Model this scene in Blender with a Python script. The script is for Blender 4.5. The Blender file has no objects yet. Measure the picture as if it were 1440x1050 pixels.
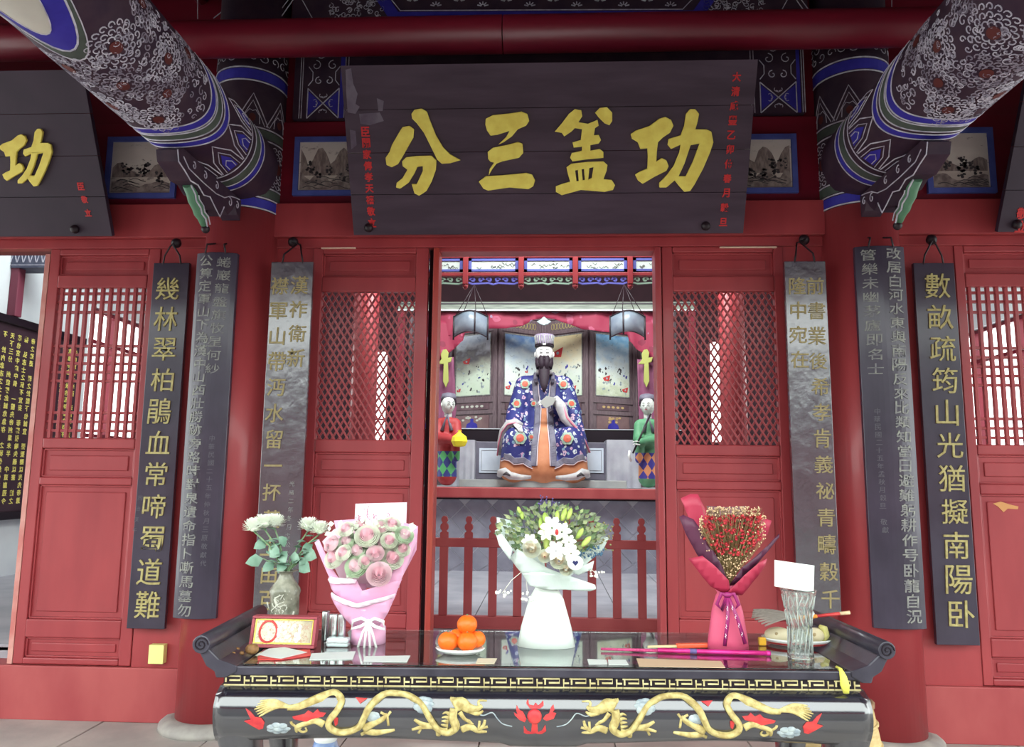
import bpy, bmesh, math, random
from mathutils import Vector, Matrix
from mathutils.geometry import tessellate_polygon
from mathutils.bvhtree import BVHTree
random.seed(7)
S = bpy.context.scene
COL = S.collection
PI = math.pi

# ------------------------------------------------------------------ camera
F = 1080.0; PITCH = math.atan(147/F); YAW = math.atan(52/F); ROLL = math.radians(.6)
CAM = Vector((0, -5.0, 1.55))
FW = Vector((-math.sin(YAW)*math.cos(PITCH), math.cos(YAW)*math.cos(PITCH), math.sin(PITCH)))
_r = Vector((math.cos(YAW), math.sin(YAW), 0)); _u = _r.cross(FW)
RT = math.cos(ROLL)*_r + math.sin(ROLL)*_u
UP = -math.sin(ROLL)*_r + math.cos(ROLL)*_u
cd = bpy.data.cameras.new('camera'); cd.sensor_width = 36; cd.lens = F/1440*36; cd.clip_start = .05
cam = bpy.data.objects.new('camera', cd); COL.objects.link(cam)
m = Matrix((RT, UP, -FW)).transposed().to_4x4(); m.translation = CAM; cam.matrix_world = m
S.camera = cam

def P(x, y, Y=None, Z=None, X=None):
    """point of the photograph (1440x1050) on a world plane"""
    d = FW + RT*((x-720)/F) - UP*((y-525)/F)
    if Y is not None: t = (Y-CAM.y)/d.y
    elif Z is not None: t = (Z-CAM.z)/d.z
    else: t = (X-CAM.x)/d.x
    return CAM + d*t
def Pn(x, y, p0, n):
    d = FW + RT*((x-720)/F) - UP*((y-525)/F)
    return CAM + d*((p0-CAM).dot(n)/d.dot(n))

# ------------------------------------------------------------------ light and exposure
vs = S.view_settings
S.display_settings.display_device = 'sRGB'
vs.view_transform = 'Standard'; vs.look = 'None'; vs.gamma = 1; vs.use_curve_mapping = False
vs.exposure = 1.4
w = bpy.data.worlds.new('overcast_sky'); S.world = w; w.use_nodes = True
bg = w.node_tree.nodes['Background']; bg.inputs[0].default_value = (.91, .98, .955, 1); bg.inputs[1].default_value = 2.2
def area(name, loc, target, size, sy, power, col=(1, 1, 1)):
    l = bpy.data.lights.new(name, 'AREA'); l.shape = 'RECTANGLE'; l.size = size; l.size_y = sy; l.energy = power; l.color = col
    o = bpy.data.objects.new(name, l); COL.objects.link(o); o.location = loc
    o.rotation_euler = (Vector(target)-Vector(loc)).to_track_quat('-Z', 'Y').to_euler(); return o
area('hall_fill', (0, 3.0, 5.3), (0, 5.8, 2.2), 3.0, 1.0, 125, (.93, 1, .98))  # unseen fill lights added to brighten the hall, no fixtures there
area('hall_fill', (-4.2, 2.6, 5.2), (-6, 4.5, 2.5), 1.5, 1.5, 40, (.9, 1, .98))
area('hall_fill', (4.2, 3, 5.2), (6, 5, 2.5), 1.5, 1.5, 30, (.95, 1, .98))
area('hall_fill', (0, 2.2, 4.5), (0, 3.6, .4), 2.4, .6, 36, (.92, 1, 1))

# ------------------------------------------------------------------ materials
def lin(c):
    return tuple(((v/255)/12.92 if v/255 <= .04045 else ((v/255+.055)/1.055)**2.4) for v in c[:3]) + (1,)
def nt(name):
    m = bpy.data.materials.new(name); m.use_nodes = True
    return m, m.node_tree, m.node_tree.nodes['Principled BSDF']
def mat(name, c, rough=.55, c2=None, scale=6, bump=0, bscale=None, stretch=(1, 1, 1), metal=0, trans=0, ior=1.45, alpha=1, spec=.5, detail=4, lo=.35, hi=.65, sheen=0, coat=0):
    m, t, b = nt(name); N = t.nodes; L = t.links
    b.inputs['Base Color'].default_value = lin(c); b.inputs['Roughness'].default_value = rough
    b.inputs['Metallic'].default_value = metal; b.inputs['Transmission Weight'].default_value = trans
    b.inputs['IOR'].default_value = ior; b.inputs['Alpha'].default_value = alpha
    b.inputs['Specular IOR Level'].default_value = spec; b.inputs['Coat Weight'].default_value = coat
    b.inputs['Coat Roughness'].default_value = .1
    if c2 or bump:
        tc = N.new('ShaderNodeTexCoord'); mp = N.new('ShaderNodeMapping'); mp.inputs['Scale'].default_value = stretch
        L.new(tc.outputs['Object'], mp.inputs[0])
    if c2:
        n = N.new('ShaderNodeTexNoise'); n.inputs['Scale'].default_value = scale; n.inputs['Detail'].default_value = detail
        L.new(mp.outputs[0], n.inputs[0])
        r = N.new('ShaderNodeValToRGB'); r.color_ramp.elements[0].color = lin(c); r.color_ramp.elements[1].color = lin(c2)
        r.color_ramp.elements[0].position = lo; r.color_ramp.elements[1].position = hi
        L.new(n.outputs['Fac'], r.inputs[0]); L.new(r.outputs[0], b.inputs['Base Color'])
    if bump:
        n = N.new('ShaderNodeTexNoise'); n.inputs['Scale'].default_value = bscale or scale; n.inputs['Detail'].default_value = 3
        L.new(mp.outputs[0], n.inputs[0])
        bp = N.new('ShaderNodeBump'); bp.inputs['Strength'].default_value = 1; bp.inputs['Distance'].default_value = bump
        L.new(n.outputs['Fac'], bp.inputs['Height']); L.new(bp.outputs[0], b.inputs['Normal'])
    return m
def spots(name, base, cols, scale=18, thr=.32, rough=.7, base2=None):
    """cloth or lacquer with printed voronoi flowers"""
    m, t, b = nt(name); N = t.nodes; L = t.links
    tc = N.new('ShaderNodeTexCoord'); v = N.new('ShaderNodeTexVoronoi'); v.inputs['Scale'].default_value = scale
    ns = N.new('ShaderNodeTexNoise'); ns.inputs['Scale'].default_value = scale*1.3
    L.new(tc.outputs['Object'], ns.inputs[0])
    mx = N.new('ShaderNodeMix'); mx.data_type = 'VECTOR'; mx.inputs[0].default_value = .06
    L.new(tc.outputs['Object'], mx.inputs[4]); L.new(ns.outputs['Color'], mx.inputs[5])
    L.new(mx.outputs[1], v.inputs['Vector'])
    r = N.new('ShaderNodeValToRGB'); r.color_ramp.interpolation = 'CONSTANT'
    while len(r.color_ramp.elements) < len(cols): r.color_ramp.elements.new(.5)
    for i, c in enumerate(cols):
        r.color_ramp.elements[i].position = i/len(cols); r.color_ramp.elements[i].color = lin(c)
    sp = N.new('ShaderNodeSeparateColor'); L.new(v.outputs['Color'], sp.inputs[0]); L.new(sp.outputs[0], r.inputs[0])
    lt = N.new('ShaderNodeMath'); lt.operation = 'LESS_THAN'; lt.inputs[1].default_value = thr
    L.new(v.outputs['Distance'], lt.inputs[0])
    lt2 = N.new('ShaderNodeMath'); lt2.operation = 'GREATER_THAN'; lt2.inputs[1].default_value = thr*.42
    L.new(v.outputs['Distance'], lt2.inputs[0])
    c = N.new('ShaderNodeMix'); c.data_type = 'RGBA'; c.inputs[6].default_value = lin(base); L.new(lt.outputs[0], c.inputs[0])
    L.new(r.outputs[0], c.inputs[7])
    c2 = N.new('ShaderNodeMix'); c2.data_type = 'RGBA'; c2.inputs[6].default_value = lin(base2 or base)
    L.new(lt2.outputs[0], c2.inputs[0]); L.new(c.outputs[2], c2.inputs[7])
    L.new(c2.outputs[2], b.inputs['Base Color']); b.inputs['Roughness'].default_value = rough
    return m
def picture(name, stops, axis='Z', size=1.0, off=0.0, dark=(60, 60, 60), nscale=6, thr=.55, warp=.25, stretch=(1, 1, 1), ink=1.0):
    """a painted picture: banded colours warped by noise, with ink blotches over them"""
    m, t, b = nt(name); N = t.nodes; L = t.links
    tc = N.new('ShaderNodeTexCoord'); se = N.new('ShaderNodeSeparateXYZ'); L.new(tc.outputs['Object'], se.inputs[0])
    n = N.new('ShaderNodeTexNoise'); n.inputs['Scale'].default_value = nscale; n.inputs['Detail'].default_value = 5
    mp = N.new('ShaderNodeMapping'); mp.inputs['Scale'].default_value = stretch
    L.new(tc.outputs['Object'], mp.inputs[0]); L.new(mp.outputs[0], n.inputs[0])
    a = N.new('ShaderNodeMath'); a.operation = 'MULTIPLY_ADD'; a.inputs[1].default_value = 1/size; a.inputs[2].default_value = -off/size
    L.new(se.outputs[axis], a.inputs[0])
    s2 = N.new('ShaderNodeMath'); s2.operation = 'MULTIPLY_ADD'; s2.inputs[1].default_value = warp*2; s2.inputs[2].default_value = -warp
    L.new(n.outputs['Fac'], s2.inputs[0])
    ad = N.new('ShaderNodeMath'); ad.operation = 'ADD'; L.new(a.outputs[0], ad.inputs[0]); L.new(s2.outputs[0], ad.inputs[1])
    r = N.new('ShaderNodeValToRGB')
    while len(r.color_ramp.elements) < len(stops): r.color_ramp.elements.new(.5)
    for i, (p, c) in enumerate(stops): r.color_ramp.elements[i].position = p; r.color_ramp.elements[i].color = lin(c)
    L.new(ad.outputs[0], r.inputs[0])
    n2 = N.new('ShaderNodeTexNoise'); n2.inputs['Scale'].default_value = nscale*3.2; n2.inputs['Detail'].default_value = 6; n2.inputs['Roughness'].default_value = .7
    L.new(mp.outputs[0], n2.inputs[0])
    r2 = N.new('ShaderNodeValToRGB'); r2.color_ramp.elements[0].position = thr; r2.color_ramp.elements[1].position = thr+.06
    L.new(n2.outputs['Fac'], r2.inputs[0])
    k = N.new('ShaderNodeMath'); k.operation = 'MULTIPLY'; k.inputs[1].default_value = ink; L.new(r2.outputs[0], k.inputs[0])
    c = N.new('ShaderNodeMix'); c.data_type = 'RGBA'; L.new(k.outputs[0], c.inputs[0]); L.new(r.outputs[0], c.inputs[6]); c.inputs[7].default_value = lin(dark)
    L.new(c.outputs[2], b.inputs['Base Color']); b.inputs['Roughness'].default_value = .6
    return m

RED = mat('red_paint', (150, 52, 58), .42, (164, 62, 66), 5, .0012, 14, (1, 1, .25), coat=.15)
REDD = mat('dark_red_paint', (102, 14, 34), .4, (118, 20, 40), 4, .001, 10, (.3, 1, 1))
REDW = mat('worn_and_brightened_red', (156, 62, 66), .5, (172, 80, 80), 3.5, .0015, 9, (1, 1, .5))
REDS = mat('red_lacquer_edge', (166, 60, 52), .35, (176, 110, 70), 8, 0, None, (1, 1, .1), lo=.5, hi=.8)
GAP = mat('gap_shade', (40, 8, 20), .9)
STONE = mat('grey_stone', (150, 146, 142), .8, (176, 172, 164), 7, .002, 30)
STONE2 = mat('porch_stone', (164, 160, 156), .75, (186, 180, 174), 3, .002, 20)
WHITEW = mat('white_plaster', (214, 218, 220), .85, (196, 200, 206), 1.5)
HALLF = mat('hall_stone_floor', (142, 142, 152), .45, (166, 164, 172), 2.5)
GROUND = mat('courtyard_paving', (92, 90, 88), .8, (80, 78, 76), 1.2)
CEIL = mat('dark_ceiling_wood', (52, 20, 34), .8, (66, 28, 40), 4)
SIGN = mat('black_sign_lacquer', (52, 30, 50), .55, (68, 48, 66), 3, .002, 6, (.6, 1, 4), coat=.1)
SIGND = mat('black_sign_paint', (44, 28, 46), .6, (54, 36, 54), 3)
BOARD = mat('black_board_lacquer', (44, 36, 54), .36, (58, 50, 68), 5, .004, 7, (1, 1, .6), coat=.35)
BOARDG = mat('glossy_board_lacquer', (40, 32, 46), .25, (60, 54, 66), 9, .005, 14, (1, 1, .7), coat=1, ior=2.1)
GOLD = mat('gold_paint', (244, 228, 108), .6, (232, 210, 92), 14, .001, 40)
GOLDC = mat('couplet_gold_paint', (190, 180, 120), .5, (160, 146, 92), 30)
GOLDP = mat('pale_gold_leaf', (160, 146, 104), .5, (150, 134, 88), 40)
GREYT = mat('faded_silver_paint', (150, 152, 142), .6, (112, 110, 116), 30)
GREYF = mat('faint_grey_paint', (92, 90, 98), .6)
REDT = mat('red_character_paint', (200, 40, 44), .6)
IRON = mat('black_iron', (34, 20, 28), .5)
BLUE = mat('blue_paint', (40, 34, 138), .6, (52, 46, 156), 9)
PBLUE = mat('picture_frame_blue', (66, 78, 150), .6, (78, 92, 168), 12)
DARKP = mat('dark_purple_paint', (42, 22, 44), .65, (58, 38, 52), 9)
GREENP = mat('dull_green_paint', (62, 70, 66), .65, (74, 84, 76), 9)
LINE = mat('white_outline_paint', (204, 200, 212), .65, (160, 156, 172), 20)
LINED = mat('dim_outline_paint', (150, 142, 156), .65, (116, 108, 124), 20)
RUST = mat('brown_red_paint', (88, 36, 34), .6)
CREAM = mat('cream_paint', (196, 192, 182), .6, (176, 172, 166), 3)
LACQ = mat('table_black_lacquer', (24, 23, 32), .2, (34, 34, 44), 8, .0008, 14, coat=1, ior=1.9)
LACQW = mat('worn_table_lacquer', (42, 39, 50), .4, (60, 57, 68), 10, .0015, 20, coat=.2)
TOPM = mat('tabletop_dark_lacquer', (44, 26, 40), .12, (58, 32, 46), 4, coat=.8)
GLASS = mat('clear_glass', (244, 250, 247), .02, trans=1, ior=1.5)
FRET = mat('fret_gold', (206, 196, 148), .5, (176, 162, 112), 30)
DRAG = mat('dragon_gold', (204, 190, 128), .5, (160, 140, 84), 60, .001, 120)
FLAME = mat('flame_red_paint', (206, 66, 62), .5, (180, 44, 52), 40)
CLOUD = mat('silver_cloud_paint', (170, 180, 180), .4, (130, 142, 150), 50)
ORANGE = mat('orange_peel', (246, 120, 34), .42, (236, 104, 24), 9, .0008, 160)
PINKP = mat('pink_paper', (238, 180, 212), .6, (230, 168, 202), 3)
PINKP.node_tree.nodes['Principled BSDF'].inputs['Subsurface Weight'].default_value = 0
WHITEP = mat('white_paper', (240, 248, 240), .6, (228, 240, 232), 3)
TISSUE = mat('white_tissue_paper', (224, 236, 230), .5, (206, 222, 214), 8, .002, 30)
REDPAPER = mat('crimson_paper', (166, 42, 70), .45, (186, 58, 84), 3)
PLUM = mat('plum_paper', (70, 26, 52), .45, (92, 40, 68), 4)
PINKFLAT = mat('rose_pink_paper', (206, 82, 116), .5, (190, 66, 104), 3)
ROSEP = mat('pink_petal', (255, 236, 240), .6, (254, 226, 232), 20)
ROSEC = mat('deep_pink_petal', (255, 220, 228), .6)
PETW = mat('cream_petal', (252, 252, 242), .6, (244, 248, 232), 20)
PETG = mat('pale_green_petal', (236, 246, 228), .6, (216, 234, 206), 20)
MUM = mat('white_green_petal', (252, 255, 248), .6, (246, 252, 236), 30)
LEAF = mat('grey_green_leaf', (136, 168, 148), .5, (104, 142, 120), 20)
LEAFD = mat('dark_green_leaf', (84, 112, 76), .5, (124, 150, 108), 20)
LEAFY = mat('olive_leaf', (150, 168, 108), .5, (184, 196, 150), 20)
BUD = mat('lily_bud_green', (158, 186, 84), .45, (190, 204, 110), 14)
STEM = mat('green_stem', (120, 150, 110), .5)
DRYST = mat('dry_olive_stem', (146, 124, 84), .7, (120, 100, 62), 30)
BERRY = mat('red_dried_flower', (172, 34, 50), .6, (196, 60, 66), 40)
BERRYL = mat('cream_dried_flower', (222, 190, 150), .6)
PURP = mat('lilac_dried_flower', (110, 96, 150), .6, (86, 78, 126), 40)
TEAL = mat('blue_dried_flower', (70, 104, 130), .6)
SILVER = mat('silver_tin', (206, 212, 210), .25, metal=.9)
CRYST = mat('cut_crystal', (244, 250, 246), .05, trans=.95, ior=1.45, bump=.0012, bscale=40)
PORC = mat('white_porcelain', (236, 240, 236), .2)
FACE = mat('white_face_paint', (208, 206, 204), .4)
FACE2 = mat('pale_face_paint', (204, 208, 202), .4)
BLACKH = mat('black_beard_hair', (28, 12, 26), .7, (38, 18, 34), 60)
BAND = mat('grey_robe_band', (100, 96, 112), .7, (118, 114, 128), 14)
EDGEW = mat('pale_piping', (206, 190, 196), .6)
SKIRT = mat('orange_brown_skirt', (178, 112, 76), .65, (196, 130, 92), 6)
ROBE = spots('blue_flowered_robe', (38, 42, 108), [(176, 184, 196), (190, 150, 176), (120, 150, 170), (38, 42, 108), (198, 168, 186), (200, 206, 206)], 17, .40, .6, (90, 98, 140))
MEDR = mat('medallion_red', (186, 86, 66), .6)
MEDG = mat('medallion_green_edge', (158, 178, 158), .6, (120, 140, 130), 60)
PINKE = mat('pink_sleeve_edge', (206, 120, 140), .6)
SLEEVE = mat('pale_sleeve_lining', (188, 186, 184), .6, (166, 164, 168), 16)
WOODS = mat('grey_brown_screen_wood', (92, 74, 82), .5, (116, 98, 102), 14, 0, None, (6, 6, .6))
CURT = spots('red_flowered_curtain', (136, 34, 62), [(66, 52, 110), (156, 70, 96), (136, 34, 62), (136, 34, 62), (140, 110, 136), (118, 26, 54)], 7, .36, .7, (150, 56, 86))
GREYW = mat('grey_green_board', (98, 104, 96), .6, (128, 134, 122), 9, 0, None, (.5, 1, 4))
TILE = mat('grey_wall_tile', (132, 132, 146), .6, (154, 154, 168), 5)
JOINT = mat('pale_tile_joint', (190, 192, 198), .8)
CLOTH = mat('grey_silk_cover', (150, 148, 160), .5, (172, 172, 180), 4)
PANELW = mat('pale_blue_marble', (206, 212, 224), .4, (190, 198, 212), 5)
NEARB = mat('near_black_lacquer_and_shade', (22, 10, 22), .4)
YELLOW = mat('bright_yellow_cloth', (238, 222, 50), .6)
ROBR = mat('scarlet_robe', (168, 58, 58), .6, (156, 44, 50), 8)
ROBG = mat('green_robe', (92, 150, 110), .6, (74, 130, 94), 8)
STRAW = mat('woven_straw', (206, 182, 130), .7, (186, 158, 104), 30, .002, 60, (1, 1, 4))
WALNUT = mat('walnut_shell', (146, 110, 66), .6, (120, 84, 50), 60, .003, 90)
MAGENTA = mat('magenta_foil', (196, 30, 110), .3, (210, 50, 140), 20, metal=.3)
INKW = mat('ink_grey', (70, 66, 70), .7)

# ------------------------------------------------------------------ mesh helpers
class MB:
    def __init__(s): s.v = []; s.f = []; s.mi = []; s.sm = []
    def add(s, vs, fs, mi=0, sm=False):
        b = len(s.v); s.v += [tuple(v) for v in vs]
        s.f += [tuple(i+b for i in f) for f in fs]; s.mi += [mi]*len(fs); s.sm += [sm]*len(fs); return s
    def box(s, x0, x1, y0, y1, z0, z1, mi=0):
        V = [(x, y, z) for x in (x0, x1) for y in (y0, y1) for z in (z0, z1)]
        return s.add(V, [(0, 1, 3, 2), (4, 6, 7, 5), (0, 4, 5, 1), (2, 3, 7, 6), (0, 2, 6, 4), (1, 5, 7, 3)], mi)
    def bar(s, p, q, w, t, n=(0, 1, 0), mi=0):
        p = Vector(p); q = Vector(q); d = (q-p).normalized(); n = Vector(n); a = d.cross(n).normalized()*w/2; n = n.normalized()*t/2
        V = [p+a+n, p-a+n, p-a-n, p+a-n, q+a+n, q-a+n, q-a-n, q+a-n]
        return s.add(V, [(0, 1, 2, 3), (7, 6, 5, 4), (0, 4, 5, 1), (1, 5, 6, 2), (2, 6, 7, 3), (3, 7, 4, 0)], mi)
    def tube(s, pts, r, seg=8, mi=0, sm=True, flat=1.0, nrm=None):
        pts = [Vector(p) for p in pts]; n = len(pts); V = []; F_ = []
        rs = r if isinstance(r, (list, tuple)) else [r]*n
        ref = Vector(nrm) if nrm else None
        pa = None
        for i, p in enumerate(pts):
            d = (pts[min(i+1, n-1)]-pts[max(i-1, 0)])
            d = d.normalized() if d.length > 1e-9 else Vector((0, 0, 1))
            if pa is None:
                rr = ref or (Vector((0, 1, 0)) if abs(d.y) < .9 else Vector((1, 0, 0)))
                a = d.cross(rr).normalized()
            else:
                a = (pa-d*pa.dot(d)).normalized()
            pa = a; b = d.cross(a).normalized()
            for k in range(seg):
                t = 2*PI*k/seg; V.append(p+a*(rs[i]*math.cos(t))+b*(rs[i]*flat*math.sin(t)))
        for i in range(n-1):
            for k in range(seg):
                k2 = (k+1) % seg; F_.append((i*seg+k, i*seg+k2, (i+1)*seg+k2, (i+1)*seg+k))
        s.add(V, F_, mi, sm)
        b0 = len(s.v)-len(V)
        s.f += [tuple(b0+k for k in range(seg))[::-1], tuple(b0+(n-1)*seg+k for k in range(seg))]; s.mi += [mi]*2; s.sm += [False]*2
        return s
    def lathe(s, prof, o=(0, 0, 0), seg=24, mi=0, sm=True, sx=1, sy=1, caps=True, a0=0, a1=2*PI):
        o = Vector(o); V = []; F_ = []; full = abs(a1-a0-2*PI) < 1e-6; m_ = seg if full else seg+1
        for r, z in prof:
            for k in range(m_):
                t = a0+(a1-a0)*k/seg; V.append(o+Vector((r*sx*math.cos(t), r*sy*math.sin(t), z)))
        for i in range(len(prof)-1):
            for k in range(seg):
                k2 = (k+1) % m_; F_.append((i*m_+k, i*m_+k2, (i+1)*m_+k2, (i+1)*m_+k))
        s.add(V, F_, mi, sm)
        if caps and full:
            b0 = len(s.v)-len(V)
            for i, rev in ((0, True), (len(prof)-1, False)):
                if prof[i][0] > 1e-5:
                    f = tuple(b0+i*m_+k for k in range(seg)); s.f.append(f[::-1] if rev else f); s.mi.append(mi); s.sm.append(False)
        return s
    def grid(s, fn, nu, nv, mi=0, sm=True):
        V = [fn(i/nu, j/nv) for i in range(nu+1) for j in range(nv+1)]
        return s.add(V, [(i*(nv+1)+j, (i+1)*(nv+1)+j, (i+1)*(nv+1)+j+1, i*(nv+1)+j+1) for i in range(nu) for j in range(nv)], mi, sm)
    def prism(s, loops, fn, h0, h1, mi=0):
        """loops of (u,v), the first the outline, the rest holes; fn(u,v,h) -> point"""
        if not isinstance(loops[0][0], (tuple, list)): loops = [loops]
        tri = tessellate_polygon([[Vector((a, b, 0)) for a, b in l] for l in loops])
        fl = [p for l in loops for p in l]; n = len(fl)
        V = [fn(a, b, h1) for a, b in fl]+[fn(a, b, h0) for a, b in fl]
        F_ = [tuple(t) for t in tri]+[tuple(i+n for i in t[::-1]) for t in tri]
        k = 0
        for l in loops:
            for i in range(len(l)):
                j = (i+1) % len(l); F_.append((k+i, k+j, n+k+j, n+k+i))
            k += len(l)
        return s.add(V, F_, mi)
    def ribbon(s, pts, w, fn, h=.003, mi=0, closed=False, th=.004):
        """line of width w laid on the surface fn(u,v,h)"""
        if closed: pts = list(pts)+[pts[0]]
        q = []
        for (a, b), (c, d) in zip(pts, pts[1:]):
            k = max(1, int(math.hypot(c-a, d-b)/.05)) if fn.__name__ == '<lambda>' else 1
            q += [(a+(c-a)*i/k, b+(d-b)*i/k) for i in range(k)]
        pts = q if closed else q+[pts[-1]]
        n = len(pts); V = []; F_ = []
        for i in range(n):
            if closed: a = pts[i-1]; b = pts[(i+1) % n]
            else: a = pts[max(i-1, 0)]; b = pts[min(i+1, n-1)]
            dx, dy = b[0]-a[0], b[1]-a[1]; L_ = math.hypot(dx, dy) or 1; nx, ny = -dy/L_*w/2, dx/L_*w/2
            u, v = pts[i][0], pts[i][1]
            V += [fn(u+nx, v+ny, h-th), fn(u+nx*.7, v+ny*.7, h), fn(u-nx*.7, v-ny*.7, h), fn(u-nx, v-ny, h-th)]
        for i in range(n if closed else n-1):
            j = (i+1) % n
            for k in range(3): F_.append((i*4+k, i*4+k+1, j*4+k+1, j*4+k))
        return s.add(V, F_, mi)
    def ball(s, c, r, seg=12, rings=8, mi=0, sx=1, sy=1, sz=1):
        return s.lathe([(max(r*math.sin(PI*i/rings), 1e-4 if i in (0, rings) else 0), -r*sz*math.cos(PI*i/rings)) for i in range(rings+1)], c, seg, mi, True, sx, sy, caps=False)
    def build(s, name, mats, parent=None, bevel=0, kind=None, smooth=False, solid=0, subsurf=0, fixn=True):
        me = bpy.data.meshes.new(name); me.from_pydata(s.v, [], s.f)
        for mm in (mats if isinstance(mats, (list, tuple)) else [mats]): me.materials.append(mm)
        me.polygons.foreach_set('material_index', s.mi)
        me.polygons.foreach_set('use_smooth', [True]*len(s.f) if smooth else s.sm)
        if fixn and len(s.f) < 60000:
            bm = bmesh.new(); bm.from_mesh(me); bmesh.ops.recalc_face_normals(bm, faces=bm.faces); bm.to_mesh(me); bm.free()
        return link(name, me, parent, bevel, kind, solid, subsurf)
def link(name, me, parent=None, bevel=0, kind=None, solid=0, subsurf=0):
    o = bpy.data.objects.new(name, me); COL.objects.link(o)
    if parent: par(o, parent)
    if solid:
        md = o.modifiers.new('solid', 'SOLIDIFY'); md.thickness = solid; md.offset = 0
    if subsurf:
        md = o.modifiers.new('sub', 'SUBSURF'); md.levels = md.render_levels = subsurf
    if bevel:
        md = o.modifiers.new('bevel', 'BEVEL'); md.width = bevel; md.segments = 2; md.limit_method = 'ANGLE'
    if kind: o['kind'] = kind
    return o
def wm(o):
    l = Matrix.LocRotScale(o.location, o.rotation_euler, o.scale)
    return (wm(o.parent) @ o.matrix_parent_inverse @ l) if o.parent else l
def par(o, p):
    o.parent = p; o.matrix_parent_inverse = wm(p).inverted()
def tag(o, label, cat, group=None):
    o['label'] = label; o['category'] = cat
    if group: o['group'] = group
    return o
def thing(name, label, cat, loc=(0, 0, 0), rz=0, group=None):
    o = bpy.data.objects.new(name, None); COL.objects.link(o); o.location = loc; o.rotation_euler = (0, 0, rz)
    o.empty_display_size = .1
    return tag(o, label, cat, group)
def struct(name, loc=(0, 0, 0)):
    o = bpy.data.objects.new(name, None); COL.objects.link(o); o.location = loc; o['kind'] = 'structure'; return o
def copytree(o, loc=None, rz=None, parent=None):
    c = o.copy(); COL.objects.link(c)
    if parent: c.parent = parent
    if loc is not None: c.location = loc
    if rz is not None: c.rotation_euler = (0, 0, rz)
    for ch in list(o.children):
        if ch.name in S.objects: copytree(ch, parent=c)
    return c
def flatY(Y, sgn=-1):
    return lambda u, v, h: Vector((u, Y+sgn*h, v))
def cutpoly(outline, fn, nu=8, nv=8, mats=None, name='sheet', parent=None, solid=.002, smooth=True, **k):
    """fill an outline, cut it into a grid, bend it by fn(u,v) -> point"""
    bm = bmesh.new(); vs_ = [bm.verts.new((a, 0, b)) for a, b in outline]
    bm.faces.new(vs_)
    xs = [a for a, _ in outline]; zs = [b for _, b in outline]
    for i in range(1, nu):
        bmesh.ops.bisect_plane(bm, geom=bm.verts[:]+bm.edges[:]+bm.faces[:], plane_co=(min(xs)+(max(xs)-min(xs))*i/nu, 0, 0), plane_no=(1, 0, 0))
    for i in range(1, nv):
        bmesh.ops.bisect_plane(bm, geom=bm.verts[:]+bm.edges[:]+bm.faces[:], plane_co=(0, 0, min(zs)+(max(zs)-min(zs))*i/nv), plane_no=(0, 0, 1))
    bmesh.ops.triangulate(bm, faces=[f for f in bm.faces if len(f.verts) > 4])
    for v in bm.verts: v.co = fn(v.co.x, v.co.z)
    for f in bm.faces: f.smooth = smooth
    me = bpy.data.meshes.new(name); bm.to_mesh(me); bm.free(); me.materials.append(mats)
    return link(name, me, parent, solid=solid, **k)
def px(pts, **k):
    """photo pixels -> (X,Z) pairs on a vertical plane"""
    return [(lambda p: (p.x, p.z))(P(x, y, **k)) for x, y in pts]

# text -------------------------------------------------------------
_g = {}
def glyph(ch, bold=.012, ext=.01):
    key = (ch, bold, ext)
    if key in _g: return _g[key]
    c = bpy.data.curves.new('t', 'FONT'); c.body = ch; c.offset = bold; c.resolution_u = 2; c.extrude = ext
    o = bpy.data.objects.new('t', c); COL.objects.link(o)
    me = bpy.data.meshes.new_from_object(o.evaluated_get(bpy.context.evaluated_depsgraph_get()))
    bpy.data.objects.remove(o); bpy.data.curves.remove(c)
    V = [tuple(v.co) for v in me.vertices]; F_ = [tuple(p.vertices) for p in me.polygons]
    bpy.data.meshes.remove(me)
    if not V: _g[key] = ([], []); return _g[key]
    x0 = min(v[0] for v in V); x1 = max(v[0] for v in V); y0 = min(v[1] for v in V); y1 = max(v[1] for v in V)
    cx, cy = (x0+x1)/2, (y0+y1)/2; sc = max(x1-x0, y1-y0, .6)
    _g[key] = ([((v[0]-cx)/sc, (v[1]-cy)/sc, v[2]/sc) for v in V], F_); return _g[key]
def put_char(mb, ch, u, v, su, sv, fn, h=.0, slant=0, bold=.02, ext=.02, mi=0):
    V, F_ = glyph(ch, bold, ext)
    mb.add([fn(u+a*su+b*slant*su, v+b*sv, h+(c+ext)*min(su, sv)) for a, b, c in V], F_, mi)

# ================================================================== SETTING
# --- grounds
fl = struct('floor')
MB().box(-9, 9, -4.6, .5, -.12, -.02).build('bed', STONE2, fl)
for i in range(14):
    for j in range(6):
        x0 = -5.6+i*.8+(.4 if j % 2 else 0); y0 = -4.6+j*.8
        if y0 < 0: MB().box(x0+.004, x0+.796, y0+.004, min(y0+.796, .3), -.03, random.uniform(-.002, .002)).build('slab', STONE2, fl, bevel=.004)
MB().box(-22, 22, -32, -4.6, -.3, -.12).build('ground_courtyard', GROUND)['kind'] = 'structure'
hf = struct('floor')
MB().box(-6, 6, .15, 9, .2, .40).build('bed', HALLF, hf)
for i in range(10):
    for j in range(9):
        x0 = -3+i*.6; y0 = .2+j*.5
        MB().box(x0+.003, x0+.597, y0+.003, y0+.497, .39, .42).build('slab', HALLF, hf, bevel=.003)
for s_ in (-1, 1): MB().box(min(s_*3, s_*6), max(s_*3, s_*6), .15, 9, .38, .419).build('paving', HALLF, hf)
MB().box(-3, 3, 4.7, 9, .38, .419).build('paving', HALLF, hf)

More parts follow.
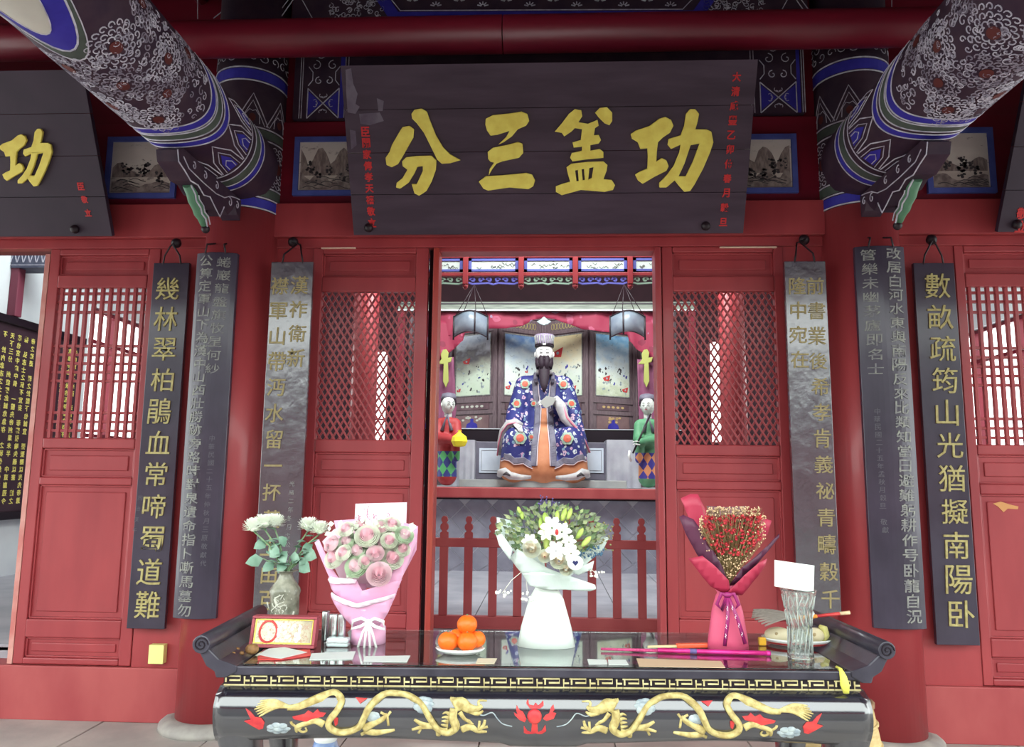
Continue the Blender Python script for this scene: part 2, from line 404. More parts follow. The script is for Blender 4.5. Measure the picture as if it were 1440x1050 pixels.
# --- hall shell
wb = struct('wall_back'); WBM = mat('brown_back_wall', (46, 20, 30), .8, (56, 26, 36), 3)
for a in [(-6.2, -3.45, 0, 6), (-2.98, 2.92, 0, 6), (3.38, 6.2, 0, 6), (-3.45, -2.98, 0, 2.0), (-3.45, -2.98, 3.9, 6), (2.92, 3.38, 0, 2.2), (2.92, 3.38, 4.1, 6)]:
    MB().box(a[0], a[1], 9, 9.2, a[2], a[3]).build('walling', WBM, wb)
for n_, (a, b, z0, z1) in enumerate([(-3.45, -2.98, 2.0, 3.9), (2.92, 3.38, 2.2, 4.1)]):
    wn = struct('window_%d' % (n_+3))
    for x in (a+.02, (a+b)/2, b-.02): MB().box(x-.015, x+.015, 9.05, 9.12, z0, z1).build('mullion', REDD, wn)
    for z in (z0+.02, z0+.6, z1-.02): MB().box(a, b, 9.06, 9.11, z-.015, z+.015).build('glazing_bar', REDD, wn)
wl = struct('wall_left')
for a in [(-6.2, -6, .1, 4.6, .2, 6), (-6.2, -6, 7.6, 9, .2, 6), (-6.2, -6, 4.6, 7.6, .2, 1.6), (-6.2, -6, 4.6, 7.6, 3.75, 6)]:
    MB().box(*a).build('plaster', WHITEW, wl)
wr = struct('wall_right')
for a in [(6, 6.2, .1, 4.0, .2, 6), (6, 6.2, 8.2, 9, .2, 6), (6, 6.2, 4.0, 8.2, .2, 1.5), (6, 6.2, 4.0, 8.2, 3.7, 6)]:
    MB().box(*a).build('plaster', WHITEW, wr)
for n_, (X, a, b, z0, z1) in enumerate([(-6.1, 4.6, 7.6, 1.6, 3.75), (6.1, 4.0, 8.2, 1.5, 3.7)]):
    wn = struct('window_%d' % (n_+1))
    for k in range(5):
        y = a+(b-a)*k/4; MB().box(X-.04, X+.04, y-.03, y+.03, z0, z1).build('mullion', REDD, wn)
    for z in (z0+.03, z0+.45, z1-.45, z1-.03): MB().box(X-.035, X+.035, a, b, z-.025, z+.025).build('glazing_bar', REDD, wn)
cw_ = struct('wall_skyblock')      # unseen hall added behind the viewer to block low sky light
MB().box(-26, 26, -24.3, -24, -.1, 3.6).build('walling', REDD, cw_)
MB().prism([(-22.8, 3.4), (-22.7, 3.55), (-25.5, 6.6), (-25.7, 6.6), (-28.5, 3.5), (-28.4, 3.35)], lambda u, v, h: Vector((h, u, v)), -27, 27).build('blocker_roof', mat('blocker_roof_grey', (70, 72, 76), .8, (54, 56, 60), 2), cw_)
MB().box(-6.2, 6.2, .1, 9.2, 6, 6.1).build('ceiling', CEIL)['kind'] = 'structure'
pc = struct('ceiling')
MB().box(-13, 13, -3.6, .1, 4.98, 5.06).build('boarding', CEIL, pc)
for i in range(23):
    x = -5.5+i*.5; MB().tube([(x, 0, 4.94), (x, -3.6, 4.94)], .05, 8).build('rafter', REDD, pc)
MB().box(-13, 13, -4.4, -4.0, 3.62, 3.92).build('eave_beam', REDD, pc)
MB().prism([(-3.5, 5.0), (-4.55, 3.75), (-4.55, 3.9), (-3.5, 5.2)], lambda u, v, h: Vector((h, u, v)), -13, 13).build('eave', CEIL, pc)

# --- facade wall (behind the beams)
wf = struct('wall_front')
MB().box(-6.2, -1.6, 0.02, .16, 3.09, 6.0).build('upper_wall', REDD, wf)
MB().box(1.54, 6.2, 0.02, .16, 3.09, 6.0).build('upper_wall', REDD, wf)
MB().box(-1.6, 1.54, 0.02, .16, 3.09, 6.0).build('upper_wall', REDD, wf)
for x0, x1 in ((-2.66, -2.25), (-1.9, -1.6), (1.54, 1.84), (2.2, 2.64)):
    MB().box(x0, x1, 0, .14, .0, 3.1).build('jamb', RED, wf)
for x0, x1, z1 in ((-6.2, -2.25, .33), (2.2, 6.2, .33)):
    MB().box(x0, x1, -.03, .16, 0, z1).build('sill', REDW, wf, bevel=.006)
MB().box(-1.9, 1.84, -.03, .16, 0, .40).build('sill', REDW, wf, bevel=.006)
MB().box(3.42, 6.2, .0, .14, .33, 3.1).build('panel_wall', RED, wf)
MB().box(-6.2, -4.75, .0, .14, .33, 3.1).build('panel_wall', RED, wf)
# lintel layers
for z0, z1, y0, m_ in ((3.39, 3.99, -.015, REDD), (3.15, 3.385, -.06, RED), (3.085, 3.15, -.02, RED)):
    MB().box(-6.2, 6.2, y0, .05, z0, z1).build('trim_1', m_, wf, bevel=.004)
# pale light slits above the leaves
for x0, x1 in ((-1.55, -1.36), (-.83, -.79)): pass

# --- door leaves
def field(p, x0, x1, z0, z1, Y=0.0):
    """panel with raised moulding and raised field"""
    p = MB().box(x0, x1, Y+.018, Y+.03, z0, z1).build('panel', RED, p)
    e = MB()
    for a in ((x0, x1, z1-.012, z1), (x0, x1, z0, z0+.012), (x0, x0+.012, z0, z1), (x1-.012, x1, z0, z1)):
        e.box(a[0], a[1], Y+.004, Y+.024, a[2], a[3])
    e.build('moulding', RED, p, bevel=.003)
    g = min(.045, (z1-z0)*.28, (x1-x0)*.2)
    MB().box(x0+g, x1-g, Y+.008, Y+.02, z0+g, z1-g).build('raised_field', RED, p, bevel=.006)
def leaf(idx, x0, x1, z0, lx0, lx1, lz0, lz1, fields, kind, side):
    d = struct('door_%d' % idx, ((x0+x1)/2, 0, z0)); zt = 3.085
    if not side:
        d['label'] = None or 'door leaf'
        del d['label']
    MB().box(x0, lx0, -.008, .045, z0, zt).build('stile', RED, d, bevel=.005)
    MB().box(lx1, x1, -.008, .045, z0, zt).build('stile', RED, d, bevel=.005)
    zs = sorted([(a, b) for a, b in fields]+[(lz0, lz1)])
    prev = z0
    for a, b in zs+[(zt, zt)]:
        if a > prev+.004: MB().box(lx0, lx1, -.012, .04, prev, a).build('rail', RED, d, bevel=.008)
        prev = b
    for a, b in fields: field(d, lx0, lx1, a, b)
    la = MB()
    if kind == 'diamond':
        cw, ch = .0455, .0745; W_, H_ = lx1-lx0, lz1-lz0; sl = ch/cw
        n = int((W_+H_/sl)/cw)+2
        for sg in (1, -1):
            for i in range(-int(H_/sl/cw)-1, int(W_/cw)+2):
                # line x = a + t, z = sl*t
                a = i*cw+.01; t0 = max(0, -a); t1 = min(H_/sl, W_-a)
                if t1-t0 < .01: continue
                xa, xb = a+t0, a+t1
                if sg < 0: xa, xb = W_-xa, W_-xb
                la.bar((lx0+xa, .012+.008*sg, lz0+sl*t0), (lx0+xb, .012+.008*sg, lz0+sl*t1), .0115, .014, (0, 1, 0))
        la.build('lattice', RED, d, kind='stuff')
    else:
        n = 11
        for i in range(n):
            x = lx0+(lx1-lx0)*(i+.5)/n
            MB().box(x-.011, x+.011, .0, .026, lz0, lz1).build('lattice_upright', RED, d, bevel=.002)
        for z in (2.775, 2.715, 2.645, 2.41, 2.35, 2.29, 2.23, 2.17, 1.955, 1.895, 1.835):
            MB().box(lx0, lx1, .008, .034, z-.009, z+.009).build('lattice_bar', RED, d, bevel=.002)
    return d
leaf(1, -3.44, -2.665, .335, -3.372, -2.742, 1.785, 2.81, [(.375, .50), (.615, 1.475), (1.525, 1.715), (2.90, 3.04)], 'grid', 0)
leaf(2, -1.60, -.812, .40, -1.532, -.895, 1.79, 2.78, [(.45, .60), (.69, 1.49), (1.545, 1.705), (2.885, 3.045)], 'diamond', 1)
leaf(3, .748, 1.54, .40, .818, 1.478, 1.775, 2.78, [(.45, .60), (.69, 1.49), (1.545, 1.705), (2.885, 3.045)], 'diamond', 1)
leaf(4, 2.642, 3.415, .335, 2.70, 3.33, 1.79, 2.81, [(.375, .50), (.61, 1.48), (1.545, 1.725), (2.90, 3.04)], 'grid', 0)
# lit edge of the left leaf, door frame of the centre bay
fr = struct('trim_2')
for s_ in (-1, 1):
    xa, xb = (-.812, -.775) if s_ < 0 else (.735, .748)
    MB().box(xa, xb, .05, .1, .4, 3.085).build('gap_shade_strip', GAP, fr)  # near-black strip paints the shade in the hinge gap
    xa, xb = (-.778, -.738) if s_ < 0 else (.70, .742)
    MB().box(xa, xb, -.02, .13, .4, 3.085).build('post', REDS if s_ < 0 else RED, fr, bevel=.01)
MB().box(-.78, .742, -.0, .13, 3.06, 3.10).build('head', RED, fr, bevel=.005)
MB().box(-3.475, -3.442, -.01, .1, .335, 3.05).build('trim_3', mat('lit_edge_paint', (206, 150, 140), .5, (190, 110, 104), 6))['kind'] = 'structure'  # pale colour paints the lit side of the left leaf

# ================================================================== COLUMNS
def flower(u0, v0, R, lines, rust, fn, sq=1.0, rings=3, lw=.006, n0=9):
    """painted whorl: dark red heart, petals, rings of curls"""
    pts = [(u0+R*.2*math.cos(t*PI/8), v0+sq*R*.24*math.sin(t*PI/8)) for t in range(16)]
    rust.prism(pts, fn, .001, .0035)
    for k in range(rings):
        rr = R*(.30+.24*k); n = n0+4*k
        for i in range(n):
            a = 2*PI*(i+.5*(k % 2))/n; c = (u0+rr*math.cos(a), v0+sq*rr*math.sin(a)); s_ = R*.115
            if k == 0:
                q = [(c[0]+s_*1.0*math.cos(a+b), c[1]+s_*1.1*math.sin(a+b)) for b in (-1.9, -1.2, -.5, .2, .9, 1.6, 1.9)]
            else:
                q = []
                for j in range(10):
                    b = a-1.8+j*.62; rad = s_*(1.15-.085*j); q.append((c[0]+rad*math.cos(b), c[1]+rad*math.sin(b)))
            lines.ribbon(q, lw, fn)
def curl(u, v, s_, a, lines, fn, lw=.006, sg=1):
    q = []
    for j in range(11):
        b = a+sg*j*.62; rad = s_*(1.1-.085*j); q.append((u+rad*math.cos(b), v+rad*math.sin(b)))
    lines.ribbon(q, lw, fn)
def column(X, label, side):
    R = .24; Yc = .0
    t = thing('column', label, 'column', (X, Yc, 0))
    MB().lathe([(.335, 0), (.33, .03), (.30, .055), (.26, .065)], (X, Yc, 0), 40).build('stone_base', STONE, t)
    MB().lathe([(R, .05), (R, 3.30)], (X, Yc, 0), 48).build('shaft', RED, t)
    cf = lambda u, v, h: Vector((X+(R+h)*math.sin(u/R), Yc-(R+h)*math.cos(u/R), v))
    MB().lathe([(R+.001, 3.30), (R+.001, 4.97)], (X, Yc, 0), 48).build('painted_head', DARKP, t)
    ln = MB(); gr = MB(); bl = MB(); ru = MB(); U = R*1.75
    def ring(mb, z0, z1, h):
        mb.lathe([(R+.0005, z0), (R+h, z0), (R+h, z1), (R+.0005, z1)], (X, Yc, 0), 48, sm=False)
    ring(bl, 3.315, 3.375, .003); ring(gr, 3.395, 3.455, .003); ring(gr, 3.80, 3.855, .003); ring(bl, 4.20, 4.27, .003)
    for z in (3.308, 3.385, 3.462, 3.785, 3.865, 4.19, 4.28): ring(ln, z-.004, z+.004, .005)
    for u0 in (-R*1.3, 0, R*1.3):
        flower(u0, 3.62, .175, ln, ru, cf, .92, 3)
    for k in range(4):       # chevrons with clover
        u0 = (k-1.5)*R*.85
        ln.ribbon([(u0-.11, 3.88), (u0, 4.10), (u0+.11, 3.88)], .008, cf); ln.ribbon([(u0-.085, 3.88), (u0, 4.05), (u0+.085, 3.88)], .006, cf)
        ru.prism([(u0+.022*math.cos(a), 3.93+.028*math.sin(a)) for a in [i*PI/5 for i in range(10)]], cf, .001, .003)
        ln.ribbon([(u0-.05, 3.89), (u0-.045, 3.95), (u0-.02, 3.985), (u0, 3.975), (u0+.02, 3.985), (u0+.045, 3.95), (u0+.05, 3.89)], .006, cf)
    for i in range(24):
        curl(-U+2*U*i/23, 4.36+.07*(i % 2), .03, i, ln, cf)
    bl.build('blue_band', BLUE, t); gr.build('green_band', GREENP, t); ln.build('white_outline', LINE, t, kind='stuff', fixn=False); ru.build('flower_heart', RUST, t)
    return t
column(-2.09, 'round red column left of the centre doors with painted head', -1)
column(2.035, 'round red column right of the centre doors with painted head', 1)

# ================================================================== PAINTED BEAMS toward the courtyard
def beam(X, label, sgn):
    R = .257; Z0 = 3.6
    t = thing('painted_beam', label, 'beam', (X, -.2, Z0))
    bf = lambda u, v, h: Vector((X+sgn*(R+h)*math.sin(u/R), -v, Z0-(R+h)*math.cos(u/R)))
    b = MB(); b.grid(lambda a, c: Vector((X+R*math.sin(a*2*PI), -.15-3.25*c, Z0-R*math.cos(a*2*PI))), 48, 8)
    b.build('shaft', DARKP, t)
    ln = MB(); bl = MB(); gr = MB(); ru = MB(); ld = MB(); cr = MB()
    A = lambda d: R*math.radians(d)
    # cream field with blue border near the courtyard
    def strip(mb, a0, a1, v0f, v1f, h, n=20):
        mb.grid(lambda i, j: bf(A(a0+(a1-a0)*i), (v0f(a0+(a1-a0)*i)*(1-j)+v1f(a0+(a1-a0)*i)*j), h), n, 1, sm=True)
    edge = lambda a: 2.02+.0009*(a-6)**2*.25
    strip(bl, -130, 130, lambda a: edge(a) if abs(a-6) < 60 else edge(66)+.0, lambda a: 3.4, .002, 40)
    cf_ = lambda a: 2.15+(.0011*(a-2)**2)*.35
    strip(cr, -34, 38, cf_, lambda a: 3.4, .005, 24)
    ln.ribbon([(A(a), (edge(a) if abs(a-6) < 60 else edge(66))) for a in range(-120, 125, 6)], .009, bf, .006)
    strip(gr, -120, 120, lambda a: edge(min(max(a, -54), 66))-.07, lambda a: edge(min(max(a, -54), 66))-.01, .002, 40)
    ln.ribbon([(A(a), edge(min(max(a, -54), 66))-.075) for a in range(-120, 125, 6)], .006, bf, .005)
    ln.ribbon([(A(a), cf_(a)) for a in range(-34, 39, 4)], .005, bf, .008, mi=0)
    # whorl flowers
    for a, v, r in ((42, 1.93, .15), (74, 1.63, .13), (18, 1.70, .14), (17, 1.36, .13), (46, 1.50, .12), (-18, 1.86, .14), (-20, 1.5, .14), (100, 1.9, .13), (104, 1.45, .13), (-50, 1.7, .14), (-55, 1.35, .13)):
        flower(A(a), v, r, ln if a in (42, 17, -20, 74) else ld, ru, bf, 1.0, 3, .0055)
    for k in range(230):
        a = random.uniform(-60, 112); v = random.uniform(1.22, 1.98)
        curl(A(a), v, random.uniform(.016, .026), random.uniform(0, 6), ln if random.random() < .55 else ld, bf, .005, random.choice((-1, 1)))
    # bands towards the column
    wig = lambda a: .06*math.cos(math.radians(a*2.6))
    for v, m_, wd in ((1.17, bl, .05), (1.09, gr, .05), (1.0, bl, .045)):
        strip(m_, -130, 130, lambda a: v+wig(a), lambda a: v+wd+wig(a), .002, 60)
        for dv in (-.006, wd+.006): ln.ribbon([(A(a), v+dv+wig(a)) for a in range(-130, 131, 5)], .007, bf, .005)
    for k in range(7):
        a = -105+k*36
        ln.ribbon([(A(a-17), .62), (A(a-14), .78), (A(a), .93), (A(a+14), .78), (A(a+17), .62)], .007, bf)
        ln.ribbon([(A(a-11), .62), (A(a-9), .75), (A(a), .85), (A(a+9), .75), (A(a+11), .62)], .005, bf)
        bl.prism([(A(a-8), .63), (A(a-7), .73), (A(a), .81), (A(a+7), .73), (A(a+8), .63)], bf, .0, .0025)
        ln.ribbon([(A(a-5), .64), (A(a-5), .7), (A(a), .74), (A(a+5), .7), (A(a+5), .64)], .005, bf, .006)
    for v in (.60, .54, .46, .40): ln.ribbon([(A(a), v) for a in range(-130, 131, 6)], .007, bf, .004)
    strip(bl, -130, 130, lambda a: .41, lambda a: .45, .002); strip(gr, -130, 130, lambda a: .47, lambda a: .53, .002)
    cr.build('cream_field', CREAM, t, fixn=False); bl.build('blue_border', BLUE, t, fixn=False); gr.build('green_band', GREENP, t, fixn=False); ru.build('flower_heart', RUST, t)
    ln.build('white_outline', LINE, t, kind='stuff', fixn=False); ld.build('dim_outline', LINED, t, kind='stuff', fixn=False)
    return t
beam(-2.08, 'painted round beam over the left column reaching towards the viewer', 1)
beam(2.02, 'painted round beam over the right column reaching towards the viewer', -1)
# carved brackets under the beams
def bracket(X, sgn, label):
    t = thing('carved_bracket', label, 'bracket', (X, -.3, 3.1))
    out = [(.245, 3.338), (.245, 3.20), (.30, 3.22), (.34, 3.27), (.38, 3.22), (.44, 3.17), (.50, 3.20), (.55, 3.12), (.62, 3.15), (.70, 3.19), (.78, 3.17), (.86, 3.20), (.95, 3.19), (1.03, 3.22), (1.10, 3.24), (1.12, 3.30), (1.05, 3.338), (.6, 3.338), (.34, 3.338)]
    fn = lambda u, v, h: Vector((X+sgn*h, -u, v))
    MB().prism(out, fn, -.06, .06).build('bracket_board', DARKP, t, bevel=.004)
    ln = MB()
    for h in (.0615,):
        ln.ribbon(out[6:16], .008, fn, h+.003)
        ln.ribbon([(.28, 3.33), (.34, 3.32), (.42, 3.30), (.50, 3.26), (.62, 3.24), (.8, 3.24), (.98, 3.25), (1.05, 3.29)], .006, fn, h+.003)
        for c in ((.42, 3.26, .03), (.62, 3.29, .025), (.78, 3.29, .025), (.92, 3.29, .022), (.31, 3.28, .025)):
            curl(c[0], c[1], c[2], 1, ln, lambda u, v, hh: fn(u, v, h+hh), .006)
    ln.build('white_outline', LINE, t, fixn=False)
    gb = MB(); le = MB()
    # hanging green ribbon scroll
    pts = [(.86, 3.205), (.80, 3.175), (.78, 3.14), (.72, 3.12), (.70, 3.09), (.65, 3.08), (.62, 3.04)]
    gb.tube([(X+sgn*.0, -a, b) for a, b in pts], [.030, .034, .031, .034, .03, .03, .02], 10)
    gb.build('green_scroll', mat('jade_green_paint', (84, 128, 100), .5), t)
    for o_ in (-.032, .032):
        le.tube([(X+sgn*.028, -a+o_*.5, b-.012*(1 if o_ < 0 else -1)) for a, b in pts], .005, 6)
    le.build('white_edge', LINE, t)
    MB().ball((X, -.60, 3.025), .026, 12, 8).build('finial', IRON, t)
    tl = MB().tube([(X, -.60, 3.03), (X, -.60, 3.14)], .008, 6); tl.build('pin', IRON, t)
bracket(-2.08, 1, 'carved bracket under the left beam with green scroll')
bracket(2.02, -1, 'carved bracket under the right beam with green scroll')

# ================================================================== ROUND RED TIE BEAM, PAINTED ARCHITRAVE
p0 = P(300, 51, Y=-.4); p1 = P(1240, 49, Y=-.4)
t = thing('red_tie_beam', 'round dark red beam running across above the hanging name board', 'beam', (0, -.4, 4.38))
for xa, xb in ((-5.5, -.305), (-.298, 5.5)):
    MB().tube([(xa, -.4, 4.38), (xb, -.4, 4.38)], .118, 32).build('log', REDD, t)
arc = thing('painted_architrave', 'painted blue architrave with lotus row above the red round beam', 'beam', (0, 0, 4.6))
MB().box(-1.8, 1.74, -.10, .04, 4.50, 4.96).build('board', DARKP, arc)
ln = MB(); bl = MB(); fy = flatY(-.10)
def pq(x, y, Y=-.10): p = P(x, y, Y=Y); return (p.x, p.z)
bl.prism([pq(560, 17), pq(975, 15), pq(990, -6), pq(1010, -6), pq(985, 28), pq(550, 30), pq(525, -6), pq(545, -6)], fy, 0, .003)
ln.ribbon([pq(546, -6), pq(563, 15), pq(960, 13), pq(978, -6)], .007, fy)
for k in range(12):
    x = 580+k*33; c = pq(x, 9 if k % 2 else 2)
    for j in range(5):
        a = PI*(j+.5)/5; ln.ribbon([(c[0]+.01*math.cos(a), c[1]+.01*math.sin(a)), (c[0]+.04*math.cos(a), c[1]+.035*math.sin(a))], .009, fy)
for sx in (0, 1):
    for k in range(60):
        x = random.uniform(462, 545) if not sx else random.uniform(990, 1075); y = random.uniform(-10, 26)
        c = pq(x, y); curl(c[0], c[1], .02, random.uniform(0, 6), ln, fy, .005, random.choice((1, -1)))
    for (a, b) in (((385, 27), (405, 0)), ((393, 27), (412, 0)), ((425, 0), (440, 27)), ((300, 26), (330, 2)), ((330, 2), (360, 26)), ((362, 0), (362, 27)), ((376, 0), (376, 27)), ((278, 0), (278, 27)), ((310, 26), (330, 9)), ((330, 9), (350, 26))):
        if sx: a = (1536-a[0]-4, a[1]); b = (1536-b[0]-4, b[1])
        ln.ribbon([pq(*a), pq(*b)], .006, fy)
ln.build('white_outline', LINE, arc, kind='stuff', fixn=False); bl.build('blue_border', BLUE, arc, fixn=False)
# painted board behind the name board: crossed panels
def cross(x0, x1, mb, bl, fn):
    z0, z1 = 4.0, 4.22; xm = (x0+x1)/2; zm = (z0+z1)/2
    mb.ribbon([(x0, z0), (x1, z1)], .008, fn); mb.ribbon([(x0, z1), (x1, z0)], .008, fn)
    for a in (x0, x1): mb.ribbon([(a, z0), (a, z1)], .008, fn)
    bl.prism([(x0+.005, z0+.02), (xm-.012, zm), (x0+.005, z1-.02)], fn, 0, .002); bl.prism([(x1-.005, z0+.02), (xm+.012, zm), (x1-.005, z1-.02)], fn, 0, .002)
    for dx, dz, r in ((-.07, 0, 0), (.07, 0, 2), (0, -.075, 1), (0, .07, 3)):
        for k in (-1, 0, 1):
            a = r*PI/2+k*.8; c = (xm+dx+.018*math.cos(a), zm+dz+.018*math.sin(a))
            mb.ribbon([(c[0]+.014*math.cos(b), c[1]+.014*math.sin(b)) for b in [a-1.6+.8*j for j in range(5)]], .005, fn)
    for s_ in (-1, 1):
        curl(xm+s_*.035, z1+.055, .028, PI/2, mb, fn, .007, -s_)
        curl(xm+s_*.06, z1+.17, .035, PI/2, mb, fn, .006, s_)
        curl(xm+s_*.03, z1+.25, .03, 0, mb, fn, .006, s_)
    mb.ribbon([(x0, z1+.02), (x0+.03, z1+.06), (x0+.03, z1+.12), (x0, z1+.16)], .007, fn); mb.ribbon([(x1, z1+.02), (x1-.03, z1+.06), (x1-.03, z1+.12), (x1, z1+.16)], .007, fn)
t = thing('painted_board', 'long painted board with crossed panels behind the centre name board', 'board', (0, -.03, 4.0))
MB().box(-1.78, 1.71, -.045, -.01, 3.995, 4.5).build('board', DARKP, t)
ln = MB(); bl = MB(); fy = flatY(-.045)
for (xa, xb, xs_, bx0, bx1) in ((-1.68, -1.46, (-1.72, -1.735, -1.42, -1.40), -1.455, -1.425), (1.42, 1.66, (1.36, 1.38, 1.70, 1.715), 1.665, 1.687)):
    ln = MB(); bl = MB(); cross(xa, xb, ln, bl, fy)
    for x in xs_: ln.ribbon([(x, 4.0), (x, 4.5)], .006, fy)
    bl.prism([(bx0, 4.0), (bx1, 4.0), (bx1, 4.5), (bx0, 4.5)], fy, 0, .002)
    ln.build('white_outline', LINE, t, fixn=False, kind='stuff'); bl.build('blue_border', BLUE, t, fixn=False)

# ================================================================== LANDSCAPE PICTURES
INKP = picture('ink_landscape', [(0, (170, 156, 150)), (.35, (206, 196, 186)), (.6, (222, 214, 206)), (1, (206, 196, 190))], 'Z', .42, 3.45, (110, 98, 100), 5, .60, .3, (1, 1, 2.2), .7)
MT1 = mat('washed_ink_brown', (160, 146, 140), .7, (120, 106, 104), 22, 0, None, (3, 1, 1))
MT2 = mat('dark_ink_wash', (112, 98, 98), .7, (160, 148, 142), 26)
def landscape(x0, x1, z0, z1, label, seed, tree):
    t = thing('landscape_picture', label, 'picture', ((x0+x1)/2, -.02, z0), group=None)
    b = MB(); w_ = .035
    for a in ((x0, x1, z1-w_, z1), (x0, x1, z0, z0+w_), (x0, x0+w_, z0+w_, z1-w_), (x1-w_, x1, z0+w_, z1-w_)):
        b.box(a[0], a[1], -.04, -.014, a[2], a[3])
    b.build('blue_frame', PBLUE, t)
    o = MB().box(x0+w_, x1-w_, -.026, -.014, z0+w_, z1-w_).build('ink_painting', INKP, t)
    rnd = random.Random(seed); ik = MB(); fn = flatY(-.026)
    # mountains, trees and rocks in ink
    a0, a1, b0, b1 = x0+w_+.01, x1-w_-.01, z0+w_+.01, z1-w_-.01; W_ = a1-a0; H_ = b1-b0
    def cl(p): return (min(max(p[0], a0), a1), min(max(p[1], b0), b1))
    for nm_, mt_, base, amp, n_ in (('far_mountain', MT1, .50, .40, 14), ('near_hill', MT2, .16, .22, 12)):
        top = []
        for j in range(n_+1):
            f = j/n_; pk = abs(math.sin(f*PI*(2.6 if tree == 'peaks' else 1.4)+seed))
            top.append(cl((a0+W_*f, b0+H_*(base*(1 if tree == 'peaks' else .7)+amp*pk**(1.2 if tree == 'peaks' else 2)*(1 if tree == 'peaks' else .6)+rnd.uniform(-.03, .03)))))
        lowz = b0+H_*(.30 if nm_ == 'far_mountain' else 0)
        MB().prism([(a0, lowz)]+top+[(a1, lowz)], fn, 0, .0008 if nm_ == 'far_mountain' else .0012).build(nm_, mt_, o)
    for k in range(8):
        cx = a0+W_*rnd.uniform(.1, .92); cz = b0+H_*rnd.uniform(.15, .42)
        for j in range(9):
            c = (cx+rnd.uniform(-.02, .02), cz+rnd.uniform(.0, .07)); r = rnd.uniform(.006, .012)
            ik.prism([cl((c[0]+r*math.cos(a), c[1]+r*.8*math.sin(a))) for a in [i*PI/3 for i in range(6)]], fn, .0005, .002)
    for k in range(9):
        cx = a0+W_*rnd.uniform(.0, .8); cz = b0+H_*rnd.uniform(.02, .25)
        ik.ribbon([cl((cx+.03*j, cz+.012*math.sin(j*1.2))) for j in range(5)], .005, fn, .002, th=.002)
    ik.v = [(a, b-.0012, c) for a, b, c in ik.v]; ik.build('ink_stroke', INKW, o, fixn=False, kind='stuff')
landscape(-3.085, -2.58, 3.44, 3.885, 'misty ink landscape in blue frame beside the left name board', 1, 'mist')
landscape(-1.757, -1.25, 3.45, 3.87, 'ink landscape of peaks in blue frame at the centre board left edge', 2, 'peaks')
landscape(1.15, 1.65, 3.445, 3.855, 'ink landscape of crags in blue frame at the centre board right edge', 3, 'peaks')
landscape(2.49, 2.93, 3.435, 3.885, 'pale ink river landscape in blue frame right of the right beam', 4, 'mist')

# ================================================================== NAME BOARDS
FEN = [[(487,555),(500,535),(530,530),(548,545),(545,580),(500,660),(480,692),(455,705),(432,695),(428,665),(445,640),(455,610)],
       [(537,480),(550,462),(580,457),(602,470),(612,500),(640,570),(670,620),(700,650),(745,675),(700,688),(665,690),(645,672),(625,630),(590,560),(560,520),(540,500)],
       [(498,680),(515,662),(560,657),(620,655),(642,675),(640,715),(622,765),(600,805),(570,825),(550,815),(538,775),(560,775),(585,720),(585,700),(562,703),(550,730),(525,770),(490,795),(472,790),(475,770),(500,750),(520,715),(500,700)]]
SAN = [[(850,500),(880,485),(950,478),(1000,470),(1025,480),(1033,510),(1020,530),(985,545),(960,575),(925,600),(902,610),(935,578),(950,552),(900,568),(870,572),(855,550),(848,525)],
       [(858,640),(880,622),(940,610),(985,598),(1005,605),(1008,645),(990,665),(920,680),(895,690),(878,712),(862,740),(866,712),(885,685),(870,682),(860,670)],
       [(820,765),(850,742),(920,738),(1020,728),(1045,735),(1058,760),(1050,785),(1030,797),(950,790),(860,803),(840,795)]]
GAI = [[(120,555),(150,520),(180,480),(205,460),(232,465),(236,490),(220,515),(260,522),(300,505),(305,530),(290,540),(285,570),(305,568),(315,590),(305,605),(270,612),(270,635),(310,628),(325,640),(325,665),(250,672),(195,680),(185,665),(192,645),(235,635),(235,618),(200,622),(195,600),(230,590),(235,545),(205,540),(190,555),(160,575),(150,560)],
       [(290,475),(310,455),(340,452),(362,475),(362,510),(350,528),(330,520),(305,495)],
       [[(170,705),(190,690),(260,682),(325,680),(342,695),(338,720),(325,755),(360,758),(374,780),(365,800),(330,808),(230,800),(150,822),(125,808),(125,785),(150,775),(185,765),(175,730)],
        [(206,718),(218,716),(221,762),(212,764)], [(233,713),(244,712),(247,758),(238,760)], [(266,708),(284,704),(276,750),(261,757)]]]
GONG = [[(440,565),(460,550),(520,530),(560,500),(585,492),(610,505),(620,530),(605,560),(575,580),(555,600),(550,640),(548,680),(570,665),(590,675),(600,700),(590,720),(540,745),(490,775),(470,760),(458,735),(480,722),(510,710),(512,660),(510,625),(480,628),(470,600),(445,585)],
        [[(672,480),(690,460),(712,460),(728,480),(720,520),(712,545),(760,545),(780,555),(788,600),(775,640),(745,710),(710,775),(690,805),(665,808),(640,780),(625,760),(590,790),(560,790),(560,770),(590,740),(620,700),(645,640),(650,610),(610,628),(595,610),(600,585),(650,570),(665,530)],
         [(692,612),(730,605),(702,680),(672,742),(642,742),(666,690)]]]
SB = Vector((0, -.13, 3.135)); ST = Vector((0, -.60, 4.07)); SN = (ST-SB).cross(Vector((1, 0, 0))).normalized()
if SN.y > 0: SN = -SN
SU = (ST-SB).normalized(); SLEN = (ST-SB).length
def boardfn(cx):
    return lambda u, v, h: Vector((cx+u, 0, 0))+Vector((0, SB.y, SB.z))+SU*v+SN*h
def spx(cx, pts, ox, oy, sc=3):
    r = []
    for x, y in pts:
        p = Pn(ox+x/sc, oy+y/sc, Vector((cx, SB.y, SB.z)), SN); r.append((p.x-cx, (p-Vector((cx, SB.y, SB.z))).dot(SU)))
    return r
